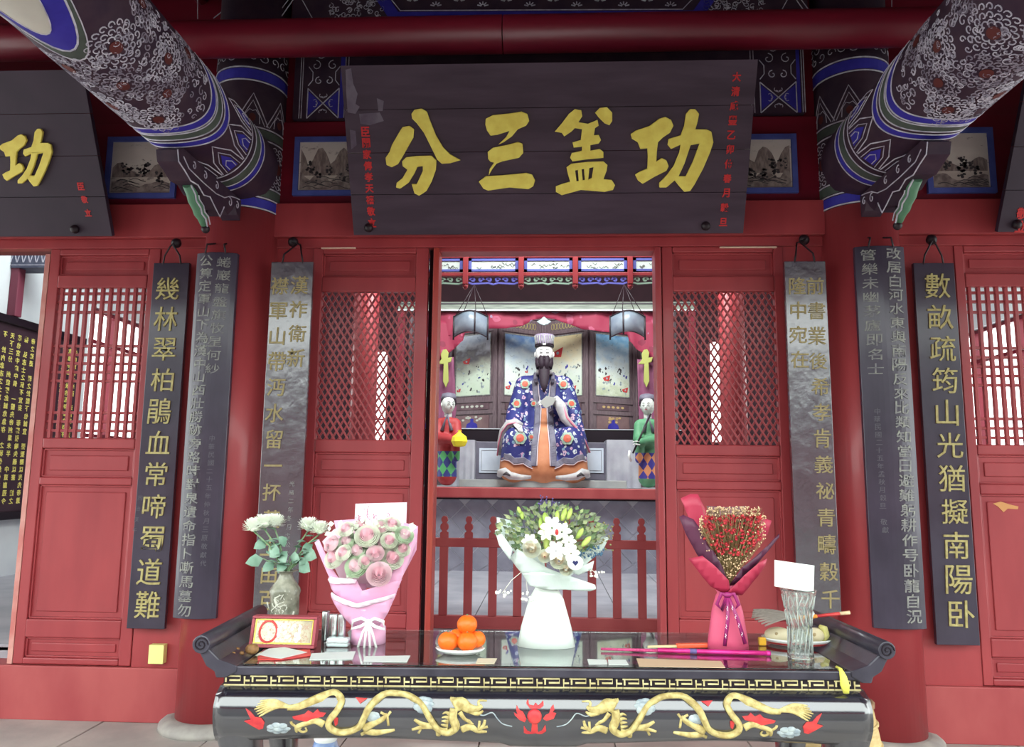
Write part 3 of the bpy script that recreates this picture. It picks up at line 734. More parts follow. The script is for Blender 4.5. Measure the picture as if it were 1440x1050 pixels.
def nameboard(cx, label, chars, cols, marks, mat_):
    t = thing('name_board', label, 'sign', (cx, -.13, 3.13))
    fn = boardfn(cx)
    for k in range(4):      # four planks
        a = SLEN*k/4; b = SLEN*(k+1)/4
        MB().prism([(-1.275, a+.0015), (1.275, a+.0015), (1.275, b-.0015), (-1.275, b-.0015)], fn, -.035, random.uniform(-.001, .001)).build('plank', mat_, t, bevel=.002)
    for nm, polys in chars:
        mb = MB()
        for q in polys: mb.prism(q, fn, 0, .018)
        mb.build('gold_character', GOLD, t, bevel=.004)
    for s, x, y0, y1, size in cols:
        for i, ch in enumerate(s):
            xx = x[0]+(x[1]-x[0])*i/(len(s)-1); yy = y0+(y1-y0)*i/(len(s)-1)
            p = Pn(xx, yy, Vector((cx, SB.y, SB.z)), SN)
            mb = MB(); put_char(mb, ch, p.x-cx, (p-Vector((cx, SB.y, SB.z))).dot(SU), size, size*1.1, fn, .0, 0, .03, .03)
            if mb.v: mb.build('red_character', REDT, t, fixn=False)
    for a in (-1.17, 1.03):
        MB().ball(fn(a, .05, .01), .03, 10, 6).build('knob', IRON, t)
    return t
def conv(polys, ox, oy, cx, sc=3):
    out = []
    for q in polys:
        if isinstance(q[0][0], (tuple, list)): out.append([spx(cx, l, ox, oy, sc) for l in q])
        else: out.append([spx(cx, q, ox, oy, sc)])
    return out
cx0 = -.02
nameboard(cx0, 'large black name board with four gold characters over the centre doors',
          [('a', conv(FEN, 400, 0, cx0)), ('b', conv(SAN, 400, 0, cx0)), ('c', conv(GAI, 740, 0, cx0)), ('d', conv(GONG, 740, 0, cx0))],
          [('臣關家傳孝天禧敬立', (514, 523), 185, 313, .055), ('大清咸豐乙卯仲春月穀旦', (1036, 1017), 108, 312, .052)], 0, SIGN)
_bf = boardfn(cx0); nb_ = bpy.data.objects['name_board']
WP_ = mat('worn_grey_patch', (112, 102, 116), .7, (88, 74, 92), 9)
for pl in ([(486, 98), (494, 96), (497, 118), (503, 132), (500, 146), (506, 150), (500, 160), (489, 158), (487, 130)], [(505, 160), (534, 158), (540, 170), (520, 176), (507, 174)], [(492, 182), (500, 184), (502, 204), (494, 210)], [(530, 138), (540, 142), (538, 156), (532, 156)]):
    MB().prism(spx(cx0, pl, 0, 0, 1), _bf, -.002, .0022).build('worn_patch', WP_, nb_)
# left board: same character, and a red inscription at its right end
g2 = []
for q in GONG:
    def mp(l): return [(x*.637-276, y*.699+221) for x, y in l]
    g2.append([mp(l) for l in q] if isinstance(q[0][0], (tuple, list)) else mp(q))
nameboard(-4.215, 'black name board with a gold character, cut by the photo left edge', [('a', conv(g2, 0, 0, -4.215))], [('臣敬立', (114, 124), 262, 299, .045)], 0, SIGND)
nameboard(4.13, 'dark name board end at the right edge with a red mark', [], [('敬立', (1437, 1436), 300, 318, .07)], 0, SIGND)

# ================================================================== COUPLET BOARDS
def couplet(label, xl, xr, zb, zt, Y, cols, m_, curve=0, thick=.03, curl_bottom=0, nail=None):
    """cols: (text, px x top, px x bottom, px y first, px y last, size, material, name, bold)"""
    xm = (xl+xr)/2; t = thing('couplet_board', label, 'board', (xm, Y, zb))
    W_ = (xr-xl)/2
    def fn(u, v, h): return Vector((u, Y+curve*((u-xm)/W_)**2-h, v))
    def g(h): return lambda i, j: fn(xl+(xr-xl)*i, zb+(zt-zb)*j, h)
    n = 10; b = MB(); V = []; 
    for h in (0, -thick):
        V += [fn(xl+(xr-xl)*i/n, zz, h) for i in range(n+1) for zz in (zb, zt)]
    o_ = 2*(n+1); F_ = []
    for i in range(n):
        a = 2*i; F_ += [(a, a+2, a+3, a+1), (o_+a, o_+a+1, o_+a+3, o_+a+2), (a, o_+a, o_+a+2, a+2), (a+1, a+3, o_+a+3, o_+a+1)]
    F_ += [(0, 1, o_+1, o_), (2*n, o_+2*n, o_+2*n+1, 2*n+1)]
    b.add(V, F_); b.build('board', m_, t, bevel=.003)
    for s, xa, xb, ya, yb, size, mt, nm, bold in cols:
        p0 = P(xa, ya, Y=Y); p1 = P(xb, yb, Y=Y); k = len(s); small = size < .05
        mb = MB()
        for i, ch in enumerate(s):
            if ch == ' ': continue
            f = i/(k-1) if k > 1 else 0
            if not small: mb = MB()
            put_char(mb, ch, p0.x+(p1.x-p0.x)*f+random.uniform(-.003, .003), p0.z+(p1.z-p0.z)*f, size, size*random.uniform(.95, 1.08)*(.76 if nm == 'silver_character' else 1), fn, 0, .04, bold, .025)
            if not small and mb.v: mb.build(nm, mt, t, fixn=False)
        if small and mb.v: mb.build(nm, mt, t, fixn=False, kind='stuff')
    if nail:
        q = P(nail[0], nail[1], Y=-.1)
        MB().lathe([(.001, 0), (.03, .0), (.036, .015), (.03, .03), (.018, .045), (.001, .05)], (0, 0, 0), 12).build('nail', IRON, t).matrix_world = Matrix.Translation((q.x, -.055, q.z)) @ Matrix.Rotation(PI/2, 4, 'X')
        tp = (zt-.01)
        MB().tube([(xm-W_*.5, Y+.005, tp), (xm-W_*.42, Y, zt+.05), (xm-W_*.1, -.1, q.z-.03), (q.x, -.1, q.z-.005), (xm+W_*.1, -.1, q.z-.03), (xm+W_*.42, Y, zt+.05), (xm+W_*.5, Y+.005, tp)], .006, 6).build('hanging_wire', IRON, t)
    return t
_c = P(0, 0, Y=0)
def edges(xt, yt, xb, yb, Y):
    a = P(xt, yt, Y=Y); b = P(xb, yb, Y=Y); return (a.x+b.x)/2, b.z, a.z
def cb(label, tl, tr, bl_, br, Y, cols, m_, **k):
    l, zb, zt = edges(*tl, *bl_, Y); r, zb2, zt2 = edges(*tr, *br, Y)
    return couplet(label, l, r, (zb+zb2)/2, (zt+zt2)/2, Y, cols, m_, **k)
cb('black board with large gold characters, outermost left, beside the grid lattice door', (214, 370), (263, 369), (180, 884), (235, 884), -.09,
   [('幾林翠柏鵑血常啼蜀道難', 237, 208, 406, 850, .158, GOLDC, 'gold_character', .002), ('同治庚午', 197, 190, 700, 745, .03, GREYF, 'small_inscription', .0)], BOARD, nail=(245, 340))
cb('dark board with faded silver characters in two columns on the left column', (273, 353), (333, 355), (240, 869), (298, 872), -.30,
   [('公算定軍山下為漢中山西壯勝跡旁路時對泉遺命指卜嘶馬墓勿', 290, 258, 366, 858, .092, GREYT, 'silver_character', .009), ('蜷巖龍盤旗牧星何紗', 315, 298, 368, 518, .085, GREYT, 'silver_character', .0),
    ('中華民國二十五年仲秋月三原敬獻代', 298, 285, 616, 792, .035, GREYF, 'small_inscription', .0)], BOARD, curve=.035, nail=(300, 335))
cb('glossy black board with gold characters left of the left centre door', (381, 367), (440, 369), (356, 862), (418, 866), -.2,
   [('襟軍山帶沔水留一抔黃土由百', 393, 377, 402, 845, .115, GOLDP, 'gold_character', .006), ('漢祚衛新', 421, 416, 401, 503, .115, GOLDP, 'gold_character', .006), ('光緒二年冬月古公敬書', 411, 402, 680, 790, .032, GREYT, 'small_inscription', 0)], BOARDG, nail=(410, 338))
cb('glossy black board with dim gold characters right of the right centre door', (1106, 368), (1162, 366), (1119, 862), (1182, 864), -.2,
   [('前書業後希孝肯義祕青疇穀千', 1146, 1167, 402, 842, .108, GOLDP, 'gold_character', .004), ('隆中宛在', 1121, 1124, 402, 505, .11, GOLDP, 'gold_character', .006)], BOARDG, nail=(1133, 335))
cb('broad grey-black board with silver characters on the right column', (1204, 346), (1276, 344), (1232, 884), (1305, 886), -.30,
   [('改居白河水東與南陽反來比類知當日避難躬耕作号卧龍自況', 1257, 1286, 356, 867, .096, GREYT, 'silver_character', .010), ('管樂未幽茅廬即名士', 1222, 1232, 358, 518, .09, GREYT, 'silver_character', .002),
    ('中華民國二十五年孟秋月穀旦 敬獻', 1234, 1245, 578, 745, .035, GREYF, 'small_inscription', .0)], BOARD, curve=.03, nail=(1240, 328))
cb('black board with large gold characters, outermost right, beside the grid lattice door', (1283, 370), (1341, 369), (1319, 906), (1379, 908), -.09,
   [('數畝疏筠山光猶擬南陽卧', 1318, 1352, 402, 863, .158, GOLDC, 'gold_character', .002)], BOARD, nail=(1313, 335))
# yellow note on the wall
q0 = P(213, 905, Y=-.02); q1 = P(232, 932, Y=-.02)
tag(MB().box(q0.x, q1.x, -.05, -.032 if False else -.002, q1.z, q0.z).build('paper_note', mat('pale_yellow_paper', (236, 236, 150), .7), bevel=.002), 'pale yellow paper note on the red wall by the left column foot', 'note')

# ================================================================== HALL: side wall board, shrine
t = thing('inscription_board', 'long black board with gold text columns on the white side wall, far left', 'board', (-5.95, 3.2, 1.08))
XB = -5.93
MB().box(-6.0, XB, 1.6, 4.35, 1.10, 3.20).build('board', mat('brown_black_board', (52, 34, 44), .4, (62, 42, 52), 4), t)
for z0, z1 in ((3.17, 3.26), (1.04, 1.13)):
    MB().box(-6.0, XB+.04, 1.55, 4.4, z0, z1).build('frame_rail', NEARB, t, bevel=.01)
TX = '先帝創業未半而中道崩殂今天下三分益州疲弊此誠危急存亡之秋也然侍衛之臣不懈於內忠志之士忘身於外者蓋追先帝之殊遇欲報之於陛下也誠宜開張聖聽以光先帝遺德恢弘志士之氣不宜妄自菲薄引喻失義以塞忠諫之路也宮中府中俱為一體'
fnL = lambda u, v, h: Vector((XB+h, -u, v))
mb = MB(); k = 0
for c in range(19):
    u = -(4.25-.115*c)
    for j in range(22):
        if (j+c*3) % 9 == 7: k += 1; continue
        put_char(mb, TX[k % len(TX)], u, 3.05-.086*j, .066, .068, lambda u_, v_, h: Vector((XB+h, -u_, v_)), 0, 0, .02, .01); k += 1
o = mb.build('gold_text', mat('bright_gold_text', (224, 212, 110), .45), t, fixn=False, kind='stuff')
# timber post and painted beam on the side wall
for y in (3.12,): tag(MB().box(-6.0, -5.9, y-.055, y+.055, 3.27, 4.6).build('wall_post', mat('purple_red_post', (120, 54, 72), .6), bevel=.01), 'short red timber post on the white wall above the gold text board', 'post')
t = thing('cross_beam', 'blue-grey painted beam end above the white wall at far left', 'beam', (-5.9, 3.4, 4.0))
ba = P(13, 350, Y=3.05); bb = P(78, 376, Y=3.05)
MB().box(max(-5.99, ba.x), bb.x, 3.05, 3.3, bb.z, ba.z+.1).build('beam', mat('blue_grey_beam_paint', (70, 72, 92), .6, (96, 98, 116), 8), t)
ln = MB()
for i in range(6):
    x = ba.x+.03+i*.075; ln.ribbon([(x, bb.z+.06), (x+.035, ba.z-.02), (x+.07, bb.z+.06)], .012, flatY(3.05))
ln.ribbon([(ba.x, bb.z+.03), (bb.x, bb.z+.03)], .01, flatY(3.05)); ln.build('white_outline', LINE, t, fixn=False)
# red hall columns behind the lattices
for i, (x, y) in enumerate(((-2.2, 4.0), (2.15, 4.0), (-4.6, 6.5), (4.7, 7.0))):
    t = thing('hall_column', ['red hall column behind the left centre lattice', 'red hall column behind the right centre lattice', 'red hall column far behind the left grid lattice', 'red hall column far behind the right grid lattice'][i], 'column', (x, y, .42))
    MB().lathe([(.2, .42), (.2, .5), (.16, .56)], (x, y, 0), 24).build('base', STONE, t)
    MB().lathe([(.15, .5), (.15, 5.99)], (x, y, 0), 24).build('shaft', RED, t)

# --- picket fence
FY = 1.0
t = thing('picket_fence', 'low red wooden picket fence behind the doorway', 'fence', (0, FY, .42))
zt_, zm_ = 1.02, .52
MB().box(-1.35, 1.35, FY-.025, FY+.025, .42, .515).build('rail', REDW, t, bevel=.006)  # lighter red here makes up for the light the fence lacks
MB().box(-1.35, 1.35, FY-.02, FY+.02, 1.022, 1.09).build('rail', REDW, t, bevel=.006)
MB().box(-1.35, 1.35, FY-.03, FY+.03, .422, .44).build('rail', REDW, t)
for i in range(-7, 8):
    x = -.043+(i+.0)*.1885
    prof = [(a, b+(.055 if b > .6 else 0)) for a, b in [(-.032, .515), (-.032, 1.075), (-.018, 1.083), (-.018, 1.09), (-.03, 1.102), (-.033, 1.12), (-.028, 1.137), (-.016, 1.146), (-.016, 1.152), (-.025, 1.165), (-.024, 1.185), (-.012, 1.2)]]
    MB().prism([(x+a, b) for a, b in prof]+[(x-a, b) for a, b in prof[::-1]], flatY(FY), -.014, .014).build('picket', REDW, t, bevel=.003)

# --- platform with diamond tiles
PY = 4.5
t = thing('shrine_platform', 'grey tiled shrine platform under the statue with red front beam', 'platform', (0, PY, .42))
MB().box(-2.6, 2.6, PY+.10, 8.8, .40, 1.43).build('core', JOINT, t)
d = .172; n = 0
for r in range(9):
    for c in range(-12, 13):
        x = c*2*d+(d if r % 2 else 0); z = .42+d*.62+r*d-d
        if z > 1.36 or abs(x) > 2.2: continue
        MB().prism([(x-d+.006, z), (x, z-d+.006), (x+d-.006, z), (x, z+d-.006)], lambda u, v, h: Vector((u, PY+.10-h, max(.415, v))), -.01, random.uniform(.004, .009)).build('tile', TILE, t)
MB().box(-2.6, 2.6, PY-.03, PY+.16, 1.305, 1.435).build('front_beam', REDW, t, bevel=.012)
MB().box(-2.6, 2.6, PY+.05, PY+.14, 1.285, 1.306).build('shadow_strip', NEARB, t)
t = tag(MB().box(-1.15, 1.0, 4.95, 6.1, 1.431, 1.53).build('stone_step', mat('grey_step', (140, 142, 142), .6, (160, 160, 156), 5), bevel=.008), 'low grey stone step under the seated statue', 'step')
# throne box with pale panels
t = thing('throne', 'dark seat block with pale marble panels behind the statue', 'throne', (-.05, 5.7, 1.53))
TYF = 5.55
a = P(668, 672, Y=TYF); b = P(862, 622, Y=TYF)
MB().box(a.x, b.x, TYF, 6.3, 1.53, b.z).build('seat_block', mat('grey_throne_paint', (112, 108, 122), .5, (96, 92, 106), 5), t, bevel=.01)
for x0, x1 in ((674, 707), (820, 849)):
    u0 = P(x0, 630, Y=TYF-.01); u1 = P(x1, 665, Y=TYF-.01)
    MB().box(u0.x, u1.x, TYF-.012, TYF+.01, u1.z, u0.z).build('marble_panel', PANELW, t, bevel=.003)
    g_ = .03; MB().ribbon([(u0.x+g_, u1.z+g_), (u1.x-g_, u1.z+g_), (u1.x-g_, u0.z-g_), (u0.x+g_, u0.z-g_)], .006, flatY(TYF-.012), closed=True).build('panel_line', INKW, t, fixn=False)
t = thing('black_rail', 'long black lacquered rail with pale top edge behind the throne', 'rail', (0, 6.4, 2.1))
a = P(640, 618, Y=6.4); b = P(900, 605, Y=6.4)
MB().box(-2, 2, 6.38, 6.45, a.z-.02, b.z).build('rail', NEARB, t); MB().box(-2, 2, 6.36, 6.46, b.z, b.z+.012).build('top_edge', JOINT, t)
for x in (-1.9, 1.9): MB().box(x-.05, x+.05, 6.38, 6.45, 1.43, a.z-.02).build('post', NEARB, t)
for x0, x1, lb in ((636, 667, 'grey silk-covered altar block left of the throne'), (853, 901, 'grey silk-covered altar block right of the throne')):
    YB = 5.35; u0 = P(x0, 618, Y=YB); u1 = P(x1, 680, Y=YB)
    t = thing('covered_block', lb, 'altar', ((u0.x+u1.x)/2, YB, 1.435))
    mb = MB(); mb.grid(lambda i, j: Vector((u0.x+(u1.x-u0.x)*i, YB-.02-.014*math.sin(i*22)*(1-j), 1.436+(u0.z-1.44)*j)), 40, 4)
    mb.build('cover_front', CLOTH, t)
    MB().box(u0.x, u1.x, YB, YB+.5, 1.435, u0.z).build('block', CLOTH, t, bevel=.01)
# folding screen
t = thing('folding_screen', 'folding wooden screen with painted battle scenes behind the statue', 'screen', (-.06, 6.8, 1.43))
SCP = [picture('battle_painting_%d' % i, st, 'Z', 1.25, 2.68, dk, 5+i, .60, .22, (1, 1, 1.4), .55) for i, (st, dk) in enumerate([
    ([(0, (184, 200, 174)), (.3, (196, 208, 190)), (.5, (150, 150, 140)), (.62, (110, 106, 112)), (.75, (190, 196, 204)), (1, (90, 110, 150))], (60, 62, 90)),
    ([(0, (196, 208, 190)), (.35, (212, 218, 210)), (.6, (198, 212, 220)), (.8, (120, 150, 190)), (1, (50, 84, 160))], (54, 66, 66)),
    ([(0, (190, 206, 176)), (.4, (200, 206, 198)), (.7, (222, 208, 170)), (1, (206, 184, 138))], (80, 96, 90)),
    ([(0, (160, 170, 130)), (.25, (206, 212, 192)), (.5, (212, 224, 226)), (.8, (130, 180, 214)), (1, (56, 106, 170))], (84, 90, 70))])]
def Yat(x): # zigzag depth: creases at px 633,700,765,828,893
    ks = [(560, 7.1), (633, 7.05), (700, 6.6), (765, 7.1), (828, 6.6), (893, 7.05), (960, 6.6)]
    for (a, ya), (b, yb) in zip(ks, ks[1:]):
        if a <= x <= b: return ya+(yb-ya)*(x-a)/(b-a)
def scr(x, z): y = Yat(x); return Vector((P(x, 500, Y=y).x, y, z))
ZT, ZU0, ZU1, ZM0, ZM1, ZL0, ZL1, ZB = 4.12, 2.78, 3.80, 2.58, 2.70, 2.26, 2.52, 1.44
for i, (xa, xb) in enumerate(((575, 633), (633, 700), (700, 765), (765, 828), (828, 893), (893, 950))):
    A_, B_ = scr(xa+.01, 0), scr(xb-.01, 0)
    nn = Vector((B_.y-A_.y, -(B_.x-A_.x), 0)).normalized()
    fn = lambda u, v, h, A_=A_, B_=B_, nn=nn: A_+(B_-A_)*u+Vector((0, 0, v))+nn*h
    MB().prism([(0, ZB), (1, ZB), (1, ZT), (0, ZT)], fn, -.04, 0).build('panel', WOODS, t)
    for a, b in ((0, .07), (.93, 1)):
        MB().prism([(a, ZB), (b, ZB), (b, ZT), (a, ZT)], fn, 0, .03).build('upright', WOODS, t, bevel=.006)
    for a, b in ((ZM1, ZU0), (ZL1, ZM0), (ZU1, ZU1+.05), (ZT-.08, ZT), (ZB, ZL0)):
        MB().prism([(.07, a), (.93, a), (.93, b), (.07, b)], fn, 0, .022).build('rail', WOODS, t, bevel=.005)
    o = MB().prism([(.14, ZU0+.03), (.86, ZU0+.03), (.86, ZU1-.03), (.14, ZU1-.03)], fn, .0, .008).build('painting', SCP[(i+3) % 4 if i else 3], t)
    e = MB().ribbon([(.14, ZU0+.03), (.86, ZU0+.03), (.86, ZU1-.03), (.14, ZU1-.03)], .018, lambda u, v, h, fn=fn: fn(u, v, h), .012, closed=True); e.build('pale_border', GREYT, t, fixn=False)
    # small figures, flags
    rnd = random.Random(20+i); fg = {k_: MB() for k_ in ('r', 'b', 'd', 'w')}
    for k in range(22):
        u = rnd.uniform(.2, .8); v = ZU0+rnd.uniform(.08, .5); key = rnd.choice('bddwwwd'); s_ = rnd.uniform(.012, .026)
        for q in range(2):
            uu = u+rnd.uniform(-.03, .03); vv = v+rnd.uniform(-.02, .02)
            fg[key].prism([(uu+s_*.9*math.cos(a_)*rnd.uniform(.6, 1.2), vv+s_*math.sin(a_)*rnd.uniform(.6, 1.2)) for a_ in [j*PI/3 for j in range(6)]], fn, .008, .011)
    for (u, v, s_) in [((.35, 3.35, .07), (.2, 2.9, .04)), ((.2, 2.93, .05), (.6, 3.2, .03)), ((.3, 3.5, .11), (.62, 2.9, .09)), ((.35, 3.08, .07), (.75, 2.92, .06))][(i+3) % 4]:
        fg['r'].prism([(u-s_*.9, v+s_*.1), (u+s_*1.3, v+s_*.8), (u+s_*.9, v-s_*.6), (u-s_*.5, v-s_*.5)], fn, .008, .014)
        fg['w'].prism([(u+s_*.25+.3*s_*math.cos(a_), v+.25*s_*math.sin(a_)) for a_ in [j*PI/3 for j in range(6)]], fn, .014, .016)
    for key, m_, nm in (('r', FLAME, 'red_flag'), ('b', BLUE, 'painted_rider'), ('d', INKW, 'painted_horse'), ('w', CLOUD, 'painted_soldier')):
        if fg[key].v: fg[key].build(nm, m_, t, kind='stuff', fixn=False)
    # lacquer insets: small gold flowers and a vase
    MB().prism([(.16, ZM0+.01), (.84, ZM0+.01), (.84, ZM1-.01), (.16, ZM1-.01)], fn, 0, .012).build('lacquer_inset', mat('brown_lacquer', (86, 62, 70), .5, (104, 80, 86), 12), t)
    MB().prism([(.16, ZL0+.0), (.84, ZL0+.0), (.84, ZL1-.02), (.16, ZL1-.02)], fn, 0, .012).build('lacquer_inset', mat('pink_brown_lacquer', (112, 84, 88), .5, (126, 98, 98), 7), t)
    g1 = MB()
    for k in range(9):
        u = rnd.uniform(.3, .7); v = rnd.uniform(ZL0+.15, ZL1-.04); g1.prism([(u+.03*math.cos(a_), v+.018*math.sin(a_)) for a_ in [j*PI/3 for j in range(6)]], fn, .012, .016)
    for k in range(5):
        u = .3+.1*k; v = (ZM0+ZM1)/2; g1.prism([(u+.035*math.cos(a_), v+.02*math.sin(a_)) for a_ in [j*PI/3 for j in range(6)]], fn, .012, .016)
    g1.build('inlaid_flower', mat('inlay_%d' % i, ((190, 190, 180) if i % 2 else (190, 160, 110)), .6), t, kind='stuff', fixn=False)
    MB().prism([(.44, ZL0+.01), (.38, ZL0+.06), (.4, ZL0+.11), (.47, ZL0+.14), (.47, ZL0+.19), (.53, ZL0+.19), (.53, ZL0+.14), (.6, ZL0+.11), (.62, ZL0+.06), (.56, ZL0+.01)], fn, .012, .016).build('inlaid_vase', BLUE if i in (0, 1, 4) else FLAME, t)
    g2_ = MB()
    for k in range(10):
        u = .2+.065*k; g2_.ribbon([(u+.03*math.cos(a_), ZU1+.13+.05*math.sin(a_)) for a_ in [j*PI/4 for j in range(8)]], .012, fn, .006, closed=True)
    g2_.build('gilded_fretwork', GOLDP, t, kind='stuff', fixn=False)
# grey-green board, curtain
t = thing('lintel_board', 'weathered grey-green board above the red curtain', 'board', (0, 5.9, 3.9))
a = P(765, 437, Y=5.9).z; b = P(765, 424, Y=5.9).z
MB().box(-2.2, 2.1, 5.9, 5.98, a, b).build('board', GREYW, t, bevel=.006); MB().box(-2.2, 2.1, 5.88, 5.9, a, a+.02).build('bead', JOINT, t); MB().box(-2.2, 2.1, 5.885, 5.9, b-.035, b-.02).build('groove', INKW, t)
for x in (-2.15, 2.05): MB().box(x-.05, x+.05, 5.9, 5.98, 1.43, a).build('post', REDD, t)
CY = 6.0
def fold(amp, k, ph=0, y0=CY): return lambda u, v: Vector((u, y0+amp*math.sin(u*k+v*3+ph)+amp*.5*math.sin(u*k*2.3-v*9), v))
t = thing('curtain', 'red flowered curtain swagged above the folding screen with side tails', 'curtain', (0, CY, 3.8))
def pc_(pts, Y=CY): return px(pts, Y=Y)
cutpoly(pc_([(600, 434), (940, 434), (940, 470), (880, 470), (842, 466), (820, 463), (800, 455), (780, 449), (765, 447), (750, 450), (735, 457), (712, 462), (690, 462), (655, 468), (600, 478)]), fold(.03, 9), 40, 6, CURT, 'valance', t)
cutpoly(pc_([(600, 440), (655, 466), (652, 480), (640, 490), (622, 505), (610, 508), (600, 505)]), fold(.03, 20, 1, CY-.05), 10, 8, CURT, 'swag', t)
cutpoly(pc_([(940, 440), (880, 466), (884, 480), (895, 492), (912, 502), (925, 512), (940, 505)]), fold(.03, 20, 2, CY-.05), 10, 8, CURT, 'swag', t)
cutpoly(pc_([(612, 505), (638, 502), (640, 540), (642, 575), (636, 620), (612, 620)]), fold(.02, 40, 1), 8, 8, mat('mauve_curtain', (120, 62, 92), .7, (140, 80, 108), 5), 'tail', t)
cutpoly(pc_([(896, 505), (922, 505), (924, 620), (900, 620), (897, 560)]), fold(.02, 40, 2), 8, 8, bpy.data.materials['mauve_curtain'], 'tail', t)
cutpoly(pc_([(600, 446), (638, 446), (638, 480), (600, 500)]), fold(.0, 1, 0, CY+.06), 6, 6, REDPAPER, 'lining', t)
for x0, nm in ((627, 1), (909, -1)):
    k_ = MB(); fn = flatY(CY-.12)
    q = pc_([(x0-7, 498), (x0-4, 492), (x0+1, 491), (x0+4, 496), (x0+3, 503), (x0+9, 502), (x0+7, 509), (x0+3, 510), (x0+4, 536), (x0, 545), (x0-4, 536), (x0-3, 512), (x0-12, 512), (x0-6, 505)], CY-.12)
    k_.prism(q, fn, -.02, .02); k_.build('yellow_knot', mat('yellow_green_silk', (156, 158, 84), .6), t, bevel=.008)
# medallion at the middle of the valance
cx_ = P(765, 452, Y=CY-.1)
MB().prism([(cx_.x+a, cx_.z+b) for a, b in ((-.11, .0), (-.06, -.04), (0, -.06), (.06, -.04), (.11, 0), (.06, .02), (.03, .05), (0, .075), (-.03, .05), (-.06, .02))], flatY(CY-.1), -.02, .02).build('cloud_ornament', CLOUD, t, bevel=.01)

# --- hanging frieze
FRY = 2.5
t = thing('hanging_frieze', 'painted hanging frieze with ink panels and scroll fretwork inside the doorway', 'frieze', (0, FRY, 3.5))
zA = P(769, 362, Y=FRY).z; zB = P(769, 383, Y=FRY).z; zC = P(769, 388, Y=FRY).z; zT = P(769, 340, Y=FRY).z
MB().box(-2.0, 1.9, FRY, FRY+.05, zA, zT+.35).build('top_rail', RED, t, bevel=.004)
MB().box(-2.0, 1.9, FRY-.01, FRY+.05, zC, zB).build('lower_rail', RED, t, bevel=.004)
MB().box(-2.0, 1.9, FRY+.02, FRY+.03, zC, zA).build('backing', REDD, t)
INK2 = picture('pale_ink_painting', [(0, (206, 216, 206)), (1, (222, 230, 220))], 'Z', .2, zB, (90, 96, 90), 12, .60, .1, (1, 1, 1), .6)
xs = [P(x, 372, Y=FRY).x for x in (501, 578, 655, 733, 809, 886, 963, 1040)]
fn = flatY(FRY-.002); bd = []
for i, x in enumerate(xs):
    zp = P(769, 404, Y=FRY).z
    pm = MB(); w_ = .026
    MB().box(x-w_, x+w_, FRY-.03, FRY+.04, zp+.03, zA+.03).build('drop_post', RED, t, bevel=.004)
    MB().lathe([(.008, zp-.02), (.026, zp), (.028, zp+.02), (.018, zp+.035)], (x, FRY, 0), 10).build('drop_finial', RED, t)
    if i < len(xs)-1:
        x0, x1 = x+.03, xs[i+1]-.03; za, zb = zB+.012, zA-.012
        f_ = MB()
        for a in ((x0, x1, zb-.022, zb), (x0, x1, za, za+.022), (x0, x0+.03, za, zb), (x1-.03, x1, za, zb)): f_.box(a[0], a[1], FRY-.006, FRY+.02, a[2], a[3])
        f_.build('blue_frame', mat('lilac_blue_frame', (92, 96, 170), .6), t); MB().box(x0+.03, x1-.03, FRY+.0, FRY+.02, za+.022, zb-.022).build('ink_painting', INK2, t)
        rnd = random.Random(i); g = MB()
        for k in range(10):
            xx = x0+.06+rnd.random()*(x1-x0-.12); zz = za+.03+rnd.random()*(zb-za-.08)
            g.ribbon([(xx+.012*j, zz+.012*math.sin(j*1.7+k)) for j in range(5)], .004, flatY(FRY), .003, th=.002)
        g.build('ink_stroke', INKW, t, kind='stuff', fixn=False)
        s_ = MB(); wz = zC-.045; nn = 6
        for k in range(nn):
            xx = x0+(x1-x0)*(k+.5)/nn; curl(xx, wz+.008, .026, (0 if k % 2 else PI), s_, lambda u, v, h: Vector((u, FRY+.01-h, v)), .012, 1 if k % 2 else -1)
        s_.ribbon([(x0, wz-.02), (x0+.04, wz-.035), ((x0+x1)/2-.05, wz-.025), ((x0+x1)/2, wz-.04), ((x0+x1)/2+.05, wz-.025), (x1-.04, wz-.035), (x1, wz-.02)], .01, lambda u, v, h: Vector((u, FRY+.01-h, v)))
        s_.build('scroll_fretwork', mat('fret_green_white', (150, 176, 156), .6) if i % 2 else mat('fret_blue_white', (110, 110, 200), .6), t, fixn=False, solid=.01)
    
for x in (-1.5, 1.4): MB().tube([(x, FRY+.025, zT+.34), (x, FRY+.025, 5.995)], .02, 8).build('hanger', IRON, t)
for cxp, w_, m_ in ((769, 22, 0), (724, 11, 1), (817, 11, 1), (660, 6, 0), (884, 6, 0)):
    c = P(cxp, 352, Y=FRY-.004)
    pts = [(c.x+w_*.0075*.9*math.cos(a)*(1 if j % 2 else .72), c.z+.035*(w_/22)**.5*math.sin(a)*(1 if j % 2 else .7)) for j, a in [(j, j*PI/7) for j in range(14)]]
    MB().prism(pts, flatY(FRY), 0, .008).build('painted_cloud', mat('cloud_lilac', (120, 116, 190), .6) if not m_ else GREYT, t)
